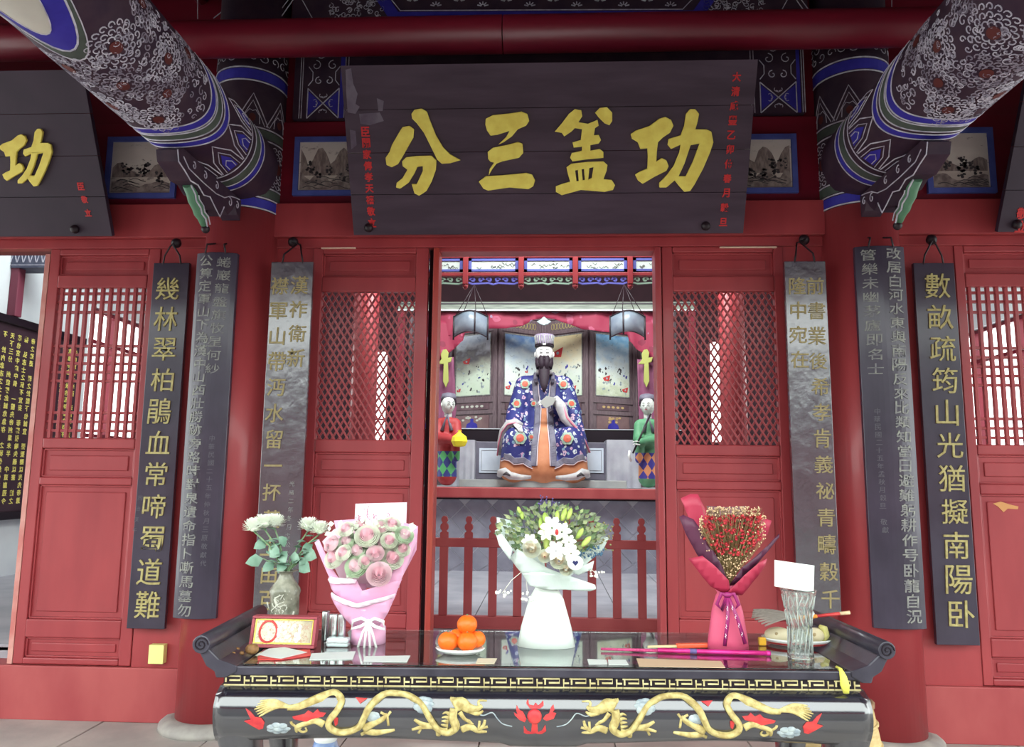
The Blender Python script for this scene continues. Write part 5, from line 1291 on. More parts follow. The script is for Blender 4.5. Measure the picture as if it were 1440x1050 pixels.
for mir in (False, True):
    k_ = 1.0
    body = [(T5([(640, 540), (700, 535), (760, 515), (830, 490), (905, 478), (948, 505), (925, 560), (885, 610), (880, 655), (930, 690), (1000, 685), (1055, 655), (1085, 600), (1120, 535), (1185, 485), (1270, 475), (1350, 492), (1420, 530)])+T6([(110, 500), (150, 560), (205, 580), (250, 545), (235, 490), (240, 440)]),
             [.006, .008, .010, .0115, .012, .012, .0115, .012, .0135, .013, .0125, .0125, .013, .0145, .015, .0145, .0135, .012]+[.012, .0125, .014, .015, .015, .015])]
    relief(body, 'dragon_body', DRAG, mir)
    limbs = [(T5([(850, 640), (800, 615), (740, 635), (690, 655), (685, 690)]), [.009, .008, .006, .005, .004]), (T5([(690, 655), (665, 635), (660, 620)]), .003), (T5([(690, 670), (720, 690), (745, 680), (740, 660)]), .003), (T5([(690, 670), (710, 665), (715, 650)]), .003),
             (T5([(1080, 670), (1130, 640), (1190, 610), (1220, 580)]), [.010, .008, .006, .004]), (T5([(1220, 590), (1180, 570)]), .003), (T5([(1220, 590), (1240, 565)]), .003), (T5([(1220, 590), (1225, 650)]), .003), (T5([(1080, 680), (1150, 695), (1260, 680)]), [.009, .008, .003]), (T5([(1100, 690), (1060, 710)]), .004),
             (T6([(130, 540), (70, 530), (20, 500)]), [.008, .006, .003]), (T6([(130, 540), (60, 545), (5, 560)]), [.007, .005, .003]), (T6([(60, 545), (40, 585)]), .003), (T6([(280, 560), (330, 545), (370, 570), (420, 575)]), [.009, .008, .006, .003]), (T6([(370, 565), (400, 540), (410, 505)]), [.005, .004, .003]), (T6([(375, 560), (380, 510)]), .003), (T6([(375, 560), (425, 545)]), .003), (T6([(150, 570), (150, 600)]), .006)]
    for lp in limbs: relief([lp], 'dragon_claw', DRAG, mir)
    tail = [(T5([(650, 535), (560+2*j, 520+(j-3)*6), (450+9*abs(j-3), 505+j*14)]), [.004, .004, .0015]) for j in range(7)]
    for lp in tail: relief([lp], 'tail_hair', DRAG, mir)
    hd = [(T6([(240, 430), (280, 420), (320, 440), (360, 445), (395, 430)]), [.015, .016, .012, .008, .004]), (T6([(330, 455), (370, 470), (400, 455)]), [.007, .005, .002]), (T6([(380, 435), (375, 405), (420, 405)]), [.004, .003, .002])]
    hd += [(T6([(250, 430), (215+j*14, 395-abs(j-2)*3), (175+j*24, 355+abs(j-1)*5)]), [.006, .004, .0015]) for j in range(5)]
    hd += [(T6([(270, 460), (300, 500), (330+8*j, 510+10*j)]), [.006, .004, .002]) for j in range(3)]
    relief(hd[:1], 'dragon_head', DRAG, mir)
    for lp in hd[1:]: relief([lp], 'dragon_mane', DRAG, mir)
    for k in range(5): relief([(T6([(215-k*3, 470+k*22), (195-k*4, 462+k*24), (175-k*3, 470+k*20)]), [.005, .003, .001])], 'dragon_fin', DRAG, mir)
    relief([(T6([(360, 465), (400, 480), (450, 465), (480, 500), (510, 530), (560, 545)]), .0013)], 'whisker', CLOUD, mir)
    def fp(pts):
        fl_ = TMB()
        q_ = [(2*PRL[0]-x, z) if mir else (x, z) for x, z in T5(pts)]
        fl_.prism(q_, ap, -.002, .004); fl_.build('red_flame', FLAME, tb, bevel=.001)
    fp([(400, 540), (430, 560), (455, 590), (490, 595), (508, 625), (495, 665), (470, 672), (440, 650), (390, 615), (430, 605), (420, 580)])
    fp([(670, 590), (740, 575), (760, 555), (790, 570), (815, 548), (830, 565), (865, 570), (850, 590), (800, 600), (760, 622), (700, 610), (680, 605)])
    fp([(990, 460), (1040, 445), (1070, 465), (1110, 460), (1130, 445), (1170, 465), (1130, 475), (1090, 500), (1060, 520), (1030, 490)])
    fp([(905, 590), (935, 600), (930, 640), (915, 650)])
    for cx2, cy2, w2, h2 in ((582, 660, 72, 38), (1140, 600, 30, 32), (1430, 535, 50, 45), (1100, 575, 25, 15)):
        cl_ = TMB(); c = T5([(cx2, cy2)])[0]; w3, h3 = w2/4.235*.0021, h2/4.235*.0021
        for j in range(7):
            a = 2*PI*j/7; x = c[0]+w3*.6*math.cos(a); z = c[1]+h3*.5*math.sin(a)
            if mir: x = 2*PRL[0]-x
            cl_.ball(ap(x, min(.93, max(.812, z)), -.002), h3*.55, 10, 6, 0, 1.5, .45, 1)
        x = 2*PRL[0]-c[0] if mir else c[0]; cl_.ball(ap(x, min(.93, max(.812, c[1])), -.002), h3*.7, 10, 6, 0, 1.6, .5, 1)
        cl_.build('silver_cloud', CLOUD, tb, fixn=False)
for pts in ([(640, 385), (650, 400), (655, 425), (680, 430), (690, 415), (705, 430), (725, 415), (735, 395), (735, 430), (715, 445), (660, 445), (640, 420)],
            [(585, 425), (600, 450), (620, 460), (640, 500), (630, 520), (600, 505), (575, 480), (570, 465), (590, 475), (582, 450)], [(790, 425), (795, 450), (785, 465), (805, 470), (790, 500), (750, 512), (730, 500), (745, 480), (765, 470), (775, 440)],
            [(625, 540), (645, 570), (665, 580), (670, 530), (700, 530), (705, 580), (725, 570), (745, 535), (750, 575), (720, 600), (690, 590), (650, 600), (625, 585)]):
    TMB().prism(T6(pts), ap, -.002, .004).build('red_flame', FLAME, tb, bevel=.001)
TMB().ball(ap(PRL[0], PRL[1], .0), .021, 16, 10, 0, 1, .5, 1).build('flaming_pearl', FLAME, tb)

# --- glass sheet on the table
GZ = 1.0
t = TMB().box(-HX+.075, HX-.07, -HY+.004, HY-.002, GZ+.001, GZ+.006).build('glass_sheet', GLASS, bevel=.001); tag(t, 'clear glass sheet lying on the black altar table top', 'glass')
ZT_ = GZ+.0065
def onT(x, y): return P(x, y, Z=ZT_)
def card(nm, lb, cat, pts, m_, z=ZT_, th=.0015, grp=None):
    q_ = [P(x, y, Z=z) for x, y in pts]
    mb = MB(); mb.prism([(p.x, p.y) for p in q_], lambda u, v, h: Vector((u, v, z+h)), 0, th); o = mb.build(nm, m_)
    return tag(o, lb, cat, grp)
PAPW = mat('cool_white_card', (206, 212, 208), .6)  # these cards partly stand in for reflections on the glass
card('card_and_reflection', 'white card, partly painted reflection, lying in front of the silver tins', 'card', [(438, 919), (500, 916), (496, 927), (435, 928)], PAPW)
card('card_and_reflection', 'long white card, partly painted reflection, lying in front of the pink bouquet', 'card', [(514, 923), (577, 922), (572, 931), (511, 930)], PAPW)
card('card_and_reflection', 'small cream card, partly painted reflection, lying in front of the orange plate', 'card', [(672, 926), (699, 926), (695, 933), (669, 933)], mat('cream_card_and_reflection', (206, 196, 170), .6))
card('card_and_reflection', 'small white card, partly painted reflection, left of the magenta wand tip reflection', 'card', [(826, 927), (853, 928), (854, 934), (828, 934)], PAPW)
card('card_and_reflection', 'small white card, partly painted reflection, between two others below the magenta wand', 'card', [(855, 928), (880, 928), (884, 935), (856, 935)], PAPW)
card('card_and_reflection', 'long tan card, partly painted reflection, lying below the magenta wand', 'card', [(895, 926), (1014, 930), (1020, 939), (899, 937)], mat('tan_card_and_reflection', (200, 170, 140), .6))
t = thing('red_packet', 'red packet with a folded white sheet on it, in front of the framed box', 'packet', onT(400, 918))
for nm, pts, m_, z0, th in (('red_envelope', [(362, 924), (390, 915), (436, 914), (437, 922), (395, 928), (363, 928)], FLAME, 0, .003), ('white_sheet', [(362, 920), (378, 912), (400, 910), (432, 917), (395, 926), (380, 924)], PAPW, .0032, .001)):
    q_ = [P(x, y, Z=ZT_+z0) for x, y in pts]; MB().prism([(p.x, p.y) for p in q_], lambda u, v, h: Vector((u, v, ZT_+z0+h)), 0, th).build(nm, m_, t)
# walnut and beads
p = onT(354, 920); t = thing('walnut', 'small brown walnut carving at the left front of the table', 'walnut', p)
MB().ball(p+Vector((0, 0, .016)), .02, 14, 10, 0, 1.05, .9, .8).build('shell', WALNUT, t); MB().tube([p+Vector((-.02, 0, .008)), p+Vector((-.04, -.01, .003))], .0015, 5).build('cord', IRON, t)
SL = ['leftmost of four small brown seeds by the left scroll end', 'second small brown seed from the left scroll end', 'third and largest small brown seed from the left scroll end', 'small brown seed nearest the walnut']
for i, (x, y, s_) in enumerate(((320, 918, .008), (328, 922, .007), (333, 917, .009), (340, 921, .007))):
    p = onT(x, y); tag(MB().ball(p+Vector((0, 0, s_*.9)), s_, 10, 7, 0, 1.1, 1, .85).build('seed', WALNUT), SL[i], 'seed', 'small brown seeds left of the walnut')

# --- framed picture box
b0 = onT(350, 908); b1 = onT(443, 906); bh = .115; Yb = -2.50
l = P(350, 904, Y=Yb).x; r_ = P(442, 904, Y=Yb).x; zt_ = P(396, 868, Y=Yb).z
t = thing('framed_box', 'small red-framed glass box with gold picture, leaning on the vase', 'box', ((l+r_)/2, Yb, ZT_))
tilt = lambda u, v, h: Vector((u, Yb+(v-ZT_)*.25-h, v))
zb_ = ZT_+.001; fw_ = .009
for a in ((l, r_, zt_-fw_*.8, zt_), (l, r_, zb_, zb_+fw_), (l, l+fw_, zb_+fw_, zt_-fw_*.8), (r_-fw_, r_, zb_+fw_, zt_-fw_*.8)):
    MB().prism([(a[0], a[2]), (a[1], a[2]), (a[1], a[3]), (a[0], a[3])], tilt, -.03, .004).build('frame', mat('wine_red_frame', (150, 60, 70), .4), t, bevel=.002)
MB().prism([(l+fw_, zb_+fw_), (r_-fw_, zb_+fw_), (r_-fw_, zt_-fw_*.8), (l+fw_, zt_-fw_*.8)], tilt, -.025, -.004).build('gold_picture', picture('gold_picture', [(0, (206, 200, 170)), (.4, (222, 218, 192)), (1, (160, 150, 126))], 'X', .2, l, (170, 140, 120), 40, .52, .3), t)
gp = MB(); gp.ribbon([(l+fw_+.004, zb_+fw_+.004), (r_-fw_-.004, zb_+fw_+.004), (r_-fw_-.004, zt_-fw_-.002), (l+fw_+.004, zt_-fw_-.002)], .004, tilt, 0, closed=True); gp.build('gold_edging', GOLD, t, fixn=False)
mc = (l+.055, (zb_+zt_)/2)
gp = MB(); gp.ribbon([(mc[0]+.028*math.cos(a), mc[1]+.032*math.sin(a)) for a in [i*PI/10 for i in range(20)]], .007, tilt, .0, closed=True); gp.build('red_ring', FLAME, t, fixn=False)
gp = MB(); rnd = random.Random(5)
for k in range(40):
    x = rnd.uniform(l+.085, r_-.05); z = rnd.uniform(zb_+.02, zt_-.025); a = rnd.uniform(.002, .006)
    gp.prism([(x+a*math.cos(j*PI/3), z+a*math.sin(j*PI/3)*1.3) for j in range(6)], tilt, -.004, -.001)
gp.build('cream_figures', PETW, t, fixn=False, kind='stuff')

# --- silver tins
def tin(x, z0, y, h, lb, r=.0135):
    p = P(x, 900, Y=y); t = thing('silver_tin', lb, 'tin', (p.x, y, z0), group=None)
    MB().lathe([(r*.92, z0), (r, z0+.002), (r, z0+h*.62), (r*.96, z0+h*.64)], (p.x, y, 0), 20).build('body', SILVER, t)
    MB().lathe([(r*1.04, z0+h*.62), (r*1.04, z0+h*.97), (r*.96, z0+h), (.001, z0+h)], (p.x, y, 0), 20, caps=False).build('lid', SILVER, t)
ty = -2.42
for i, (x, lb) in enumerate(((457, 'silver tin standing left of the pair of tins, near the picture box'), (468, 'left tin of the upright silver pair beside the box'), (480, 'right tin of the upright silver pair, nearest the pink bouquet'))):
    tin(x, ZT_, ty+(.0 if i else .05), .095, lb, .0125)
t = thing('wrapped_pack', 'pale blue-white wrapped pack in front of the silver tins', 'pack', (P(474, 900, Y=ty-.04).x, ty-.04, ZT_))
a = P(461, 893, Y=ty-.03); b = P(492, 885, Y=ty-.03)
MB().box(a.x, b.x, ty-.05, ty-.018, ZT_, ZT_+.028).build('wrapping', mat('pale_blue_foil', (206, 222, 222), .25, metal=.3), t, bevel=.006); MB().box(a.x-.001, b.x+.001, ty-.051, ty-.017, ZT_+.012, ZT_+.016).build('band', SILVER, t)
t = tag(MB().prism([(0, 0), (.05, .02), (.055, .04), (.02, .05), (-.01, .03)], lambda u, v, h: P(492, 896, Y=-2.38)+Vector((u, h, v)), 0, .01).build('crumpled_paper', PAPW, bevel=.003), 'small crumpled grey-white paper between the tins and the pink bouquet', 'paper')
t.location.z += ZT_-min((t.matrix_world @ v.co).z for v in t.data.vertices)

# --- vase with chrysanthemums (left)
vy = -2.28; vb = P(398, 893, Y=vy); VX = vb.x; px_ = .00252
t = thing('glass_vase', 'patterned grey glass vase behind the framed box, holding chrysanthemums', 'vase', (VX, vy, ZT_))
vz = lambda y: P(398, y, Y=vy).z
prof = [(.034, ZT_), (.046, ZT_+.006), (.050, ZT_+.03), (.050, vz(836)), (.054, vz(830)), (.050, vz(826)), (.030, vz(815)), (.022, vz(808)), (.024, vz(804)), (.040, vz(802)), (.041, vz(801)), (.020, vz(803)), (.018, vz(808)), (.026, vz(816)), (.045, vz(827)), (.045, vz(838)), (.045, ZT_+.03), (.03, ZT_+.012), (.001, ZT_+.010)]
SMOKEG = mat('smoky_patterned_glass', (122, 124, 108), .15, (176, 176, 158), 30, .003, 70, trans=.2, ior=1.4)
MB().lathe(prof, (VX, vy, 0), 36, caps=False).build('vase_body', SMOKEG, t)
rb = MB(); rnd = random.Random(3)
for k in range(26):
    a0 = rnd.uniform(-2.6, -.5); z0 = rnd.uniform(ZT_+.02, vz(840)); R0 = .0505
    for j in range(1):
        rb.tube([(VX+R0*math.cos(a0+.1*i*rnd.choice((1, -1))), vy+R0*math.sin(a0+.1*i), z0+.01*i) for i in range(4)], .0022, 5)
rb.build('pressed_pattern', mat('pale_glass_relief', (206, 206, 192), .2), t, kind='stuff')
for u in (-1.9, -1.2): pass
def petal_ring(mb, c, n, r0, r1, el, w_, rnd, cup=.3):
    for i in range(n):
        a = 2*PI*(i+rnd.random()*.6)/n; e = el+rnd.uniform(-.12, .12); d = Vector((math.cos(a)*math.cos(e), math.sin(a)*math.cos(e), math.sin(e)))
        sd = Vector((-math.sin(a), math.cos(a), 0))*w_; upv = d.cross(sd).normalized()
        p0_ = c+d*r0; p1_ = c+d*(r0+(r1-r0)*.55)-upv*cup*(r1-r0)*.15; p2_ = c+d*r1+Vector((0, 0, cup*(r1-r0)*.5))
        mb.add([p0_-sd*.4, p0_+sd*.4, p1_-sd, p1_+sd, p2_-sd*.5, p2_+sd*.5, p1_-upv*w_*.5], [(0, 1, 3, 2), (2, 3, 5, 4)], 0, True)
def chrys(x, y, yy, R_, lb):
    c = P(x, y, Y=yy); t = thing('chrysanthemum', lb, 'flower', (VX, vy, ZT_+.02), group=None)
    rnd = random.Random(int(x)); mb = MB()
    for el, n_, rr in ((-.35, 22, 1.0), (-.1, 22, 1.0), (.15, 20, .97), (.42, 18, .92), (.7, 15, .85), (1.0, 11, .75), (1.3, 7, .62)):
        petal_ring(mb, c, n_, .1*R_, R_*rr, el, R_*.13, rnd)
    mb.ball(c, R_*.45, 10, 8); mb.build('bloom', MUM, t, fixn=False)
    s0_ = Vector((VX+(c.x-VX)*.05, vy, ZT_+.05)); s1 = Vector((VX+(c.x-VX)*.10, vy, vz(800))); s2 = s1.lerp(c, .5)+Vector((0, 0, .01))
    MB().tube([s0_, s1, s2, c-Vector((0, 0, R_*.4))], .0028, 6).build('stem', STEM, t)
    for k in range(5):
        f = .15+.17*k; b = s1.lerp(c, f); a = rnd.uniform(0, 6.28); d = Vector((math.cos(a), math.sin(a)*.6, rnd.uniform(-.3, .5))).normalized(); L_ = rnd.uniform(.03, .05)
        sd = d.cross(Vector((0, 0, 1))).normalized()*L_*.32; nn = d.cross(sd).normalized()*L_*.12
        V = [b, b+d*L_*.35+sd, b+d*L_*.35-sd, b+d*L_*.35-nn, b+d*L_*.7+sd*.9, b+d*L_*.7-sd*.9, b+d*L_*.72-nn, b+d*L_*1.05-nn*.2]
        MB().add(V, [(0, 1, 3), (0, 3, 2), (1, 4, 6, 3), (3, 6, 5, 2), (4, 7, 6), (6, 7, 5)], 0, True).build('leaf', LEAF, t, fixn=False)
chrys(357, 740, vy-.03, .041, 'leftmost white chrysanthemum in the glass vase')
chrys(371, 735, vy-.02, .042, 'second white chrysanthemum from the left in the vase')
chrys(386, 734, vy, .042, 'white chrysanthemum at the right end of the left-hand three')
chrys(434, 739, vy+.01, .041, 'white chrysanthemum nearer the vase in the right-hand pair')
chrys(450, 744, vy-.02, .039, 'white chrysanthemum touching the pink bouquet paper')
for k, (x, y, dx, dy) in enumerate([(375, 760, -16, 10), (392, 765, 10, -8), (370, 785, -22, 6), (385, 790, -14, 12), (400, 790, -8, 14), (408, 782, 12, 4), (425, 775, 18, 8), (432, 783, -10, 10), (420, 790, 14, 12), (395, 775, 6, 14), (440, 765, -14, 8), (378, 770, 14, 10)]):
    a = P(x, y, Y=vy); b = P(x+dx, y+dy, Y=vy-.03)
    if k == 0: lv = thing('leafy_spray', 'grey-green leafy spray below the chrysanthemums in the vase', 'foliage', (VX, vy, vz(800)))
    d = b-a; sd = d.cross(Vector((0, 1, 0))).normalized()*d.length*.42
    MB().add([a, a+d*.4+sd, a+d*.4-sd, a+d*.45+Vector((0, -.008, 0)), a+d*.8+sd*.7, a+d*.8-sd*.7, a+d*.85+Vector((0, -.006, 0)), b+d*.15], [(0, 1, 3), (0, 3, 2), (1, 4, 6, 3), (3, 6, 5, 2), (4, 7, 6), (6, 7, 5)], 0, True).build('leaf', LEAF, lv, fixn=False)
    MB().tube([Vector((VX, vy, vz(806))), Vector((VX, vy, vz(801))).lerp(a, .6), a], .0018, 5).build('stem', STEM, lv)

# --- bouquets: sheets of paper bent round an upright axis
def sheet(pts, Y0, ax, wrad, depth, m_, nm, t, front=True, solid=.0016, fl=1.0, yoff=0, tiltz=None):
    q_ = px(pts, Y=Y0); cx_ = P(ax, 800, Y=Y0).x
    s_ = -1 if front else 1
    za_, zb_ = {518: (876, 812), 772: (828, 778), 1024: (834, 785)}[ax]; za_ = P(ax, za_, Y=Y0).z; zb_ = P(ax, zb_, Y=Y0).z
    def fn(u, v):
        tp_ = .42+.58*min(1, max(0, (v-za_)/(zb_-za_)))
        k = min(1, abs(u-cx_)/wrad); y = Y0+s_*depth*tp_*math.sqrt(max(0, 1-k*k))+yoff
        if tiltz: y += tiltz*(v-ZT_-.1)
        return Vector((u, y+.002*math.sin(u*90+v*40), v))
    return cutpoly(q_, fn, 8, 6, m_, nm, t, solid=solid)
def C6(l, ox, oy, sc=6.5625): return [(ox+x/sc, oy+y/sc) for x, y in l]
def rose(c, r, lay, parent, nm='rose', d=Vector((0, -1, .35)), layers=7, core=None, rnd=random):
    """rose head facing d: inner petals of one colour, outer of another"""
    d = d.normalized(); R_ = d.to_track_quat('Z', 'Y').to_matrix(); mb = MB()
    for k in range(layers):
        f = (k+1)/layers; n_ = 3+k; rr = r*(.18+.82*f); mi = 0 if f < .5 else 1
        for i in range(n_):
            a = 2*PI*(i/n_)+k*1.1; w_ = PI/n_*1.35
            V = []
            for j in range(4):
                t_ = j/3; rad = rr*(.45+.55*math.sin(t_*PI*.55)); z = r*(-.35+.92*t_*(1.15-.50*f))+r*.05*math.sin(i*2.3+k)*t_
                for m in range(5):
                    b = a+w_*(m/2-1); V.append(c+R_ @ Vector((rad*math.cos(b), rad*math.sin(b), z+(-.10*r*abs(m/2-1)**2 if j == 3 else 0))))
            mb.add(V, [(j*5+m, j*5+m+1, (j+1)*5+m+1, (j+1)*5+m) for j in range(3) for m in range(4)], mi, True)
    return mb.build(nm, list(lay), parent, fixn=False)
# pink bouquet
pbp = onT(518, 903); PY0 = pbp.y
t = thing('pink_bouquet', 'pink paper bouquet of pale roses with white ribbon bow', 'bouquet', (pbp.x, PY0, ZT_))
S_ = lambda pts, w_, d_, m_=PINKP, nm='paper_sheet', front=True, **k: sheet(pts, PY0, 518, w_, d_, m_, nm, t, front, **k)
PINKB = mat('pale_pink_paper', (250, 222, 238), .6)
S_([(493, 709), (567, 707), (566, 745), (556, 830), (505, 830), (491, 742)], .2, .02, PINKB, front=False, yoff=.05)
S_([(450, 762), (466, 745), (505, 728), (560, 734), (580, 748), (584, 762), (560, 822), (478, 822)], .25, .02, m_=mat('light_pink_tissue', (232, 196, 212), .6), front=False, yoff=.01)
S_([(463, 733), (494, 731), (510, 830), (500, 845), (476, 790)], .25, .03, front=False, yoff=.03)
S_([(564, 736), (584, 741), (582, 775), (545, 845), (530, 830)], .25, .03, front=False, yoff=.03)
S_([(445, 762), (452, 757), (474, 800), (512, 850), (505, 860), (482, 838), (464, 802)], .2, .05)
S_([(583, 748), (588, 757), (569, 808), (545, 850), (520, 862), (515, 850), (553, 805), (575, 770)], .2, .05)
S_([(461, 815), (464, 809), (470, 812), (510, 810), (517, 826), (545, 818), (568, 812), (558, 838), (536, 858), (505, 858), (476, 832)], .13, .085)
S_([(467, 834), (471, 831), (480, 838), (512, 845), (540, 843), (561, 832), (550, 858), (538, 876), (500, 876), (484, 858)], .12, .10, yoff=-.006)
S_([(461, 815), (464, 808), (512, 809), (509, 815), (470, 818)], .13, .092, PINKB, nm='folded_rim'); S_([(467, 834), (471, 830), (510, 843), (560, 831), (558, 837), (510, 850), (475, 840)], .12, .107, PINKB, nm='folded_rim', yoff=-.006)
z0 = P(518, 874, Y=PY0).z
MB().lathe([(.056, ZT_), (.055, ZT_+.05), (.048, z0-.01), (.046, z0+.01), (.07, z0+.05)], (pbp.x, PY0, 0), 28, caps=False).build('paper_skirt', PINKP, t, solid=.002)
for i, (x, y, r_) in enumerate([(489, 762, 10), (517, 755, 13), (537, 744, 11), (568, 753, 10), (547, 761, 9), (472, 785, 12), (504, 776, 11), (528, 779, 9), (551, 786, 12), (502, 797, 12), (533, 808, 12.5), (510, 741, 9), (467, 765, 9), (484, 778, 9), (565, 772, 9), (520, 766, 8), (488, 745, 9), (551, 738, 9), (536, 764, 8), (515, 790, 8)]):
    yy = PY0-.055-.02*math.sin(i*2.1)-max(0, (y-760))*.0009
    rose(P(x, y, Y=yy), r_*.0033, (ROSEC, ROSEP) if i in (7, 12, 10) else (ROSEC, PETW) if i % 3 else (ROSEP, PETG), t, d=Vector(((x-518)*.012, -1, .55+(790-y)*.006)))
lf = MB(); rnd = random.Random(4)
for k in range(170):
    x = rnd.uniform(458, 580); y = rnd.uniform(735, 812)
    if abs(x-518) > 58-(y-760)*.7: continue
    c = P(x, y, Y=PY0-.045); a = rnd.uniform(0, 6.28); L_ = rnd.uniform(.015, .03)
    d = Vector((math.cos(a), -.4, math.sin(a)+.4)).normalized(); sd = d.cross(Vector((0, 1, 0))).normalized()*L_*.35
    lf.add([c, c+d*L_*.5+sd, c+d*L_, c+d*L_*.5-sd], [(0, 1, 2, 3)])
lf.build('pale_leaves', PETG, t, kind='stuff', fixn=False)
tw = MB()
for x0, y0, h_ in ((517, 745, 32), (548, 742, 18), (505, 742, 15), (527, 740, 14)):
    p0_ = P(x0, y0, Y=PY0-.03); p1_ = P(x0-1, y0-h_, Y=PY0-.02); tw.tube([p0_, p1_], [.0012, .0006], 5)
    for k in range(9):
        f = k/9; b = p0_.lerp(p1_, f); tw.tube([b, b+Vector((rnd.uniform(-.015, .015)*(1-f), 0, .012))], .0007, 4); tw.ball(b+Vector((rnd.uniform(-.01, .01), -.003, .01)), .0022, 6, 4)
tw.build('mauve_twigs', mat('mauve_twig', (190, 130, 150), .6), t, kind='stuff', fixn=False)
RIB = mat('white_satin_ribbon', (246, 248, 244), .35)
bc = P(518, 874, Y=PY0-.064)
MB().ball(bc, .010, 12, 8, 0, 1.3, .8, .9).build('bow_knot', RIB, t)
for sg in (-1, 1):
    MB().tube([bc, bc+Vector((sg*.022, -.008, .012)), bc+Vector((sg*.05, -.004, .002)), bc+Vector((sg*.054, .0, -.022)), bc+Vector((sg*.025, -.006, -.014)), bc], .0055, 6, flat=.25).build('bow_loop', RIB, t)
    for k, (a, L_) in enumerate(((.010, .085), (.03, .08))):
        MB().tube([bc, bc+Vector((sg*a*.5, -.008, -.03)), bc+Vector((sg*a, -.006, -L_))], [.003, .004, .004], 6, flat=.3).build('ribbon_tail', RIB, t)

# --- plate of oranges
op = onT(647, 919); t = thing('white_plate', 'small oval white plate under the oranges', 'plate', op)
MB().lathe([(.038, .0), (.055, .003), (.072, .012), (.076, .017), (.073, .0175), (.055, .008), (.001, .006)], (op.x, op.y, ZT_), 36, sy=.62, caps=False).build('plate_body', PORC, t)
MB().lathe([(.076, .0165), (.0775, .018), (.076, .0195), (.0745, .018), (.076, .0165)], (op.x, op.y, ZT_), 36, sy=.62, caps=False).build('rim', PORC, t)
R_ = .0305
orange_spots = [((-.042, -.012, .044), 'orange at the front left of the plate'), ((.026, -.014, .044), 'orange at the front middle of the plate'), ((-.012, .036, .046), 'orange at the back left, half hidden behind two oranges'), ((.056, .022, .046), 'orange at the back right, half hidden'), ((.022, .012, .098), 'topmost orange resting on the four others')]
for i, (o_, lb) in enumerate(orange_spots):
    c = op+Vector((o_[0]*.88, o_[1]*.88, .0395+(o_[2]-.044)*.88)); t = thing('orange', lb, 'orange', c-Vector((0, 0, R_)))
    rr = R_*(1.02 if i != 3 else .9)
    mb = MB(); mb.lathe([(max(.0005, rr*math.sin(PI*k/14)*1.03), -rr*.93*math.cos(PI*k/14)-(.0025 if k == 14 else 0)) for k in range(15)], c, 28, caps=False); mb.build('peel', ORANGE, t)
    MB().lathe([(.001, .0), (.004, .0), (.003, .002), (.001, .003)], c+Vector((0, 0, rr*.905)), 8, caps=False).build('stem_end', LEAFD, t)

# --- white bouquet
wp = onT(768, 908); WY = wp.y; t = thing('white_bouquet', 'white paper bouquet of lilies and pale roses standing in the middle', 'bouquet', (wp.x, WY, ZT_))
zt2 = P(765, 822, Y=WY).z
MB().lathe([(.094, ZT_), (.082, ZT_+.06), (.056, ZT_+.15), (.034, zt2-.006), (.030, zt2), (.05, zt2+.03)], (wp.x, WY, 0), 16, sy=.55, caps=False).build('paper_skirt', WHITEP, t, solid=.002)
W2 = lambda pts, w_, d_, m_=TISSUE, nm='tissue_sheet', front=True, **k: sheet(pts, WY, 772, w_, d_, m_, nm, t, front, **k)
W2([(697, 728), (725, 735), (760, 770), (770, 815), (735, 790), (712, 770), (698, 750)], .22, .06, front=False, yoff=.02)
W2([(858, 757), (848, 756), (815, 780), (775, 820), (790, 822), (820, 800), (850, 775)], .25, .05, front=False, yoff=.02)
W2([(717, 785), (728, 770), (740, 775), (770, 795), (800, 808), (800, 822), (780, 826), (755, 822), (738, 807)], .12, .09)
W2([(735, 803), (760, 800), (800, 806), (837, 822), (838, 828), (830, 831), (795, 826), (765, 826), (745, 820)], .13, .105)
W2([(697, 745), (702, 742), (722, 770), (718, 785), (703, 765)], .22, .06)
W2([(812, 806), (800, 800), (818, 793), (834, 786), (832, 797)], .2, .085, nm='printed_paper')
rnd = random.Random(11)
def blade(mb, c, d, L_, w_, mi=0):
    d = d.normalized(); sd = d.cross(Vector((0, 1, .2))).normalized()*w_; n_ = d.cross(sd).normalized()*w_*.4
    mb.add([c, c+d*L_*.4+sd, c+d*L_*.45-n_, c+d*L_*.4-sd, c+d*L_], [(0, 1, 2), (0, 2, 3), (1, 4, 2), (2, 4, 3)], mi, True)
groups = {'eucalyptus_leaves': (mat('grey_olive_leaf', (158, 168, 140), .5, (120, 134, 104), 20), 190), 'dark_leaves': (LEAFD, 130), 'olive_leaves': (LEAFY, 170)}
for nm, (m_, n_) in groups.items():
    mb = MB()
    for k in range(n_):
        a = rnd.uniform(0, 2*PI); rr = math.sqrt(rnd.random()); x = 775+72*rr*math.cos(a); y = 748+36*rr*math.sin(a)
        if y > 772 and abs(x-772) > 60: continue
        c = P(x, y, Y=WY-.05+.06*rnd.random()); blade(mb, c, Vector(((x-772)*.02+rnd.uniform(-.6, .6), -.3, rnd.uniform(.1, 1.2))), rnd.uniform(.014, .030), rnd.uniform(.005, .009))
    mb.build(nm, m_, t, kind='stuff', fixn=False)
fz = MB(); fz2 = MB()
for k in range(170):
    x = rnd.choice((rnd.uniform(715, 800), rnd.uniform(800, 862))); y0_ = 750
    top = 712-(abs(x-772) < 20)*6+max(0, (x-815))*.55+max(0, 735-x)*.2; y = rnd.uniform(top, top+40)
    c = P(x, y, Y=WY-.0+.03*rnd.random()); b = P(772+(x-772)*.5, 775, Y=WY)
    if k % 2: (fz if x > 795 else fz2).tube([b, c], [.0008, .0005], 4)
    (fz if x > 795 else fz2).ball(c, rnd.uniform(.002, .004), 6, 4)
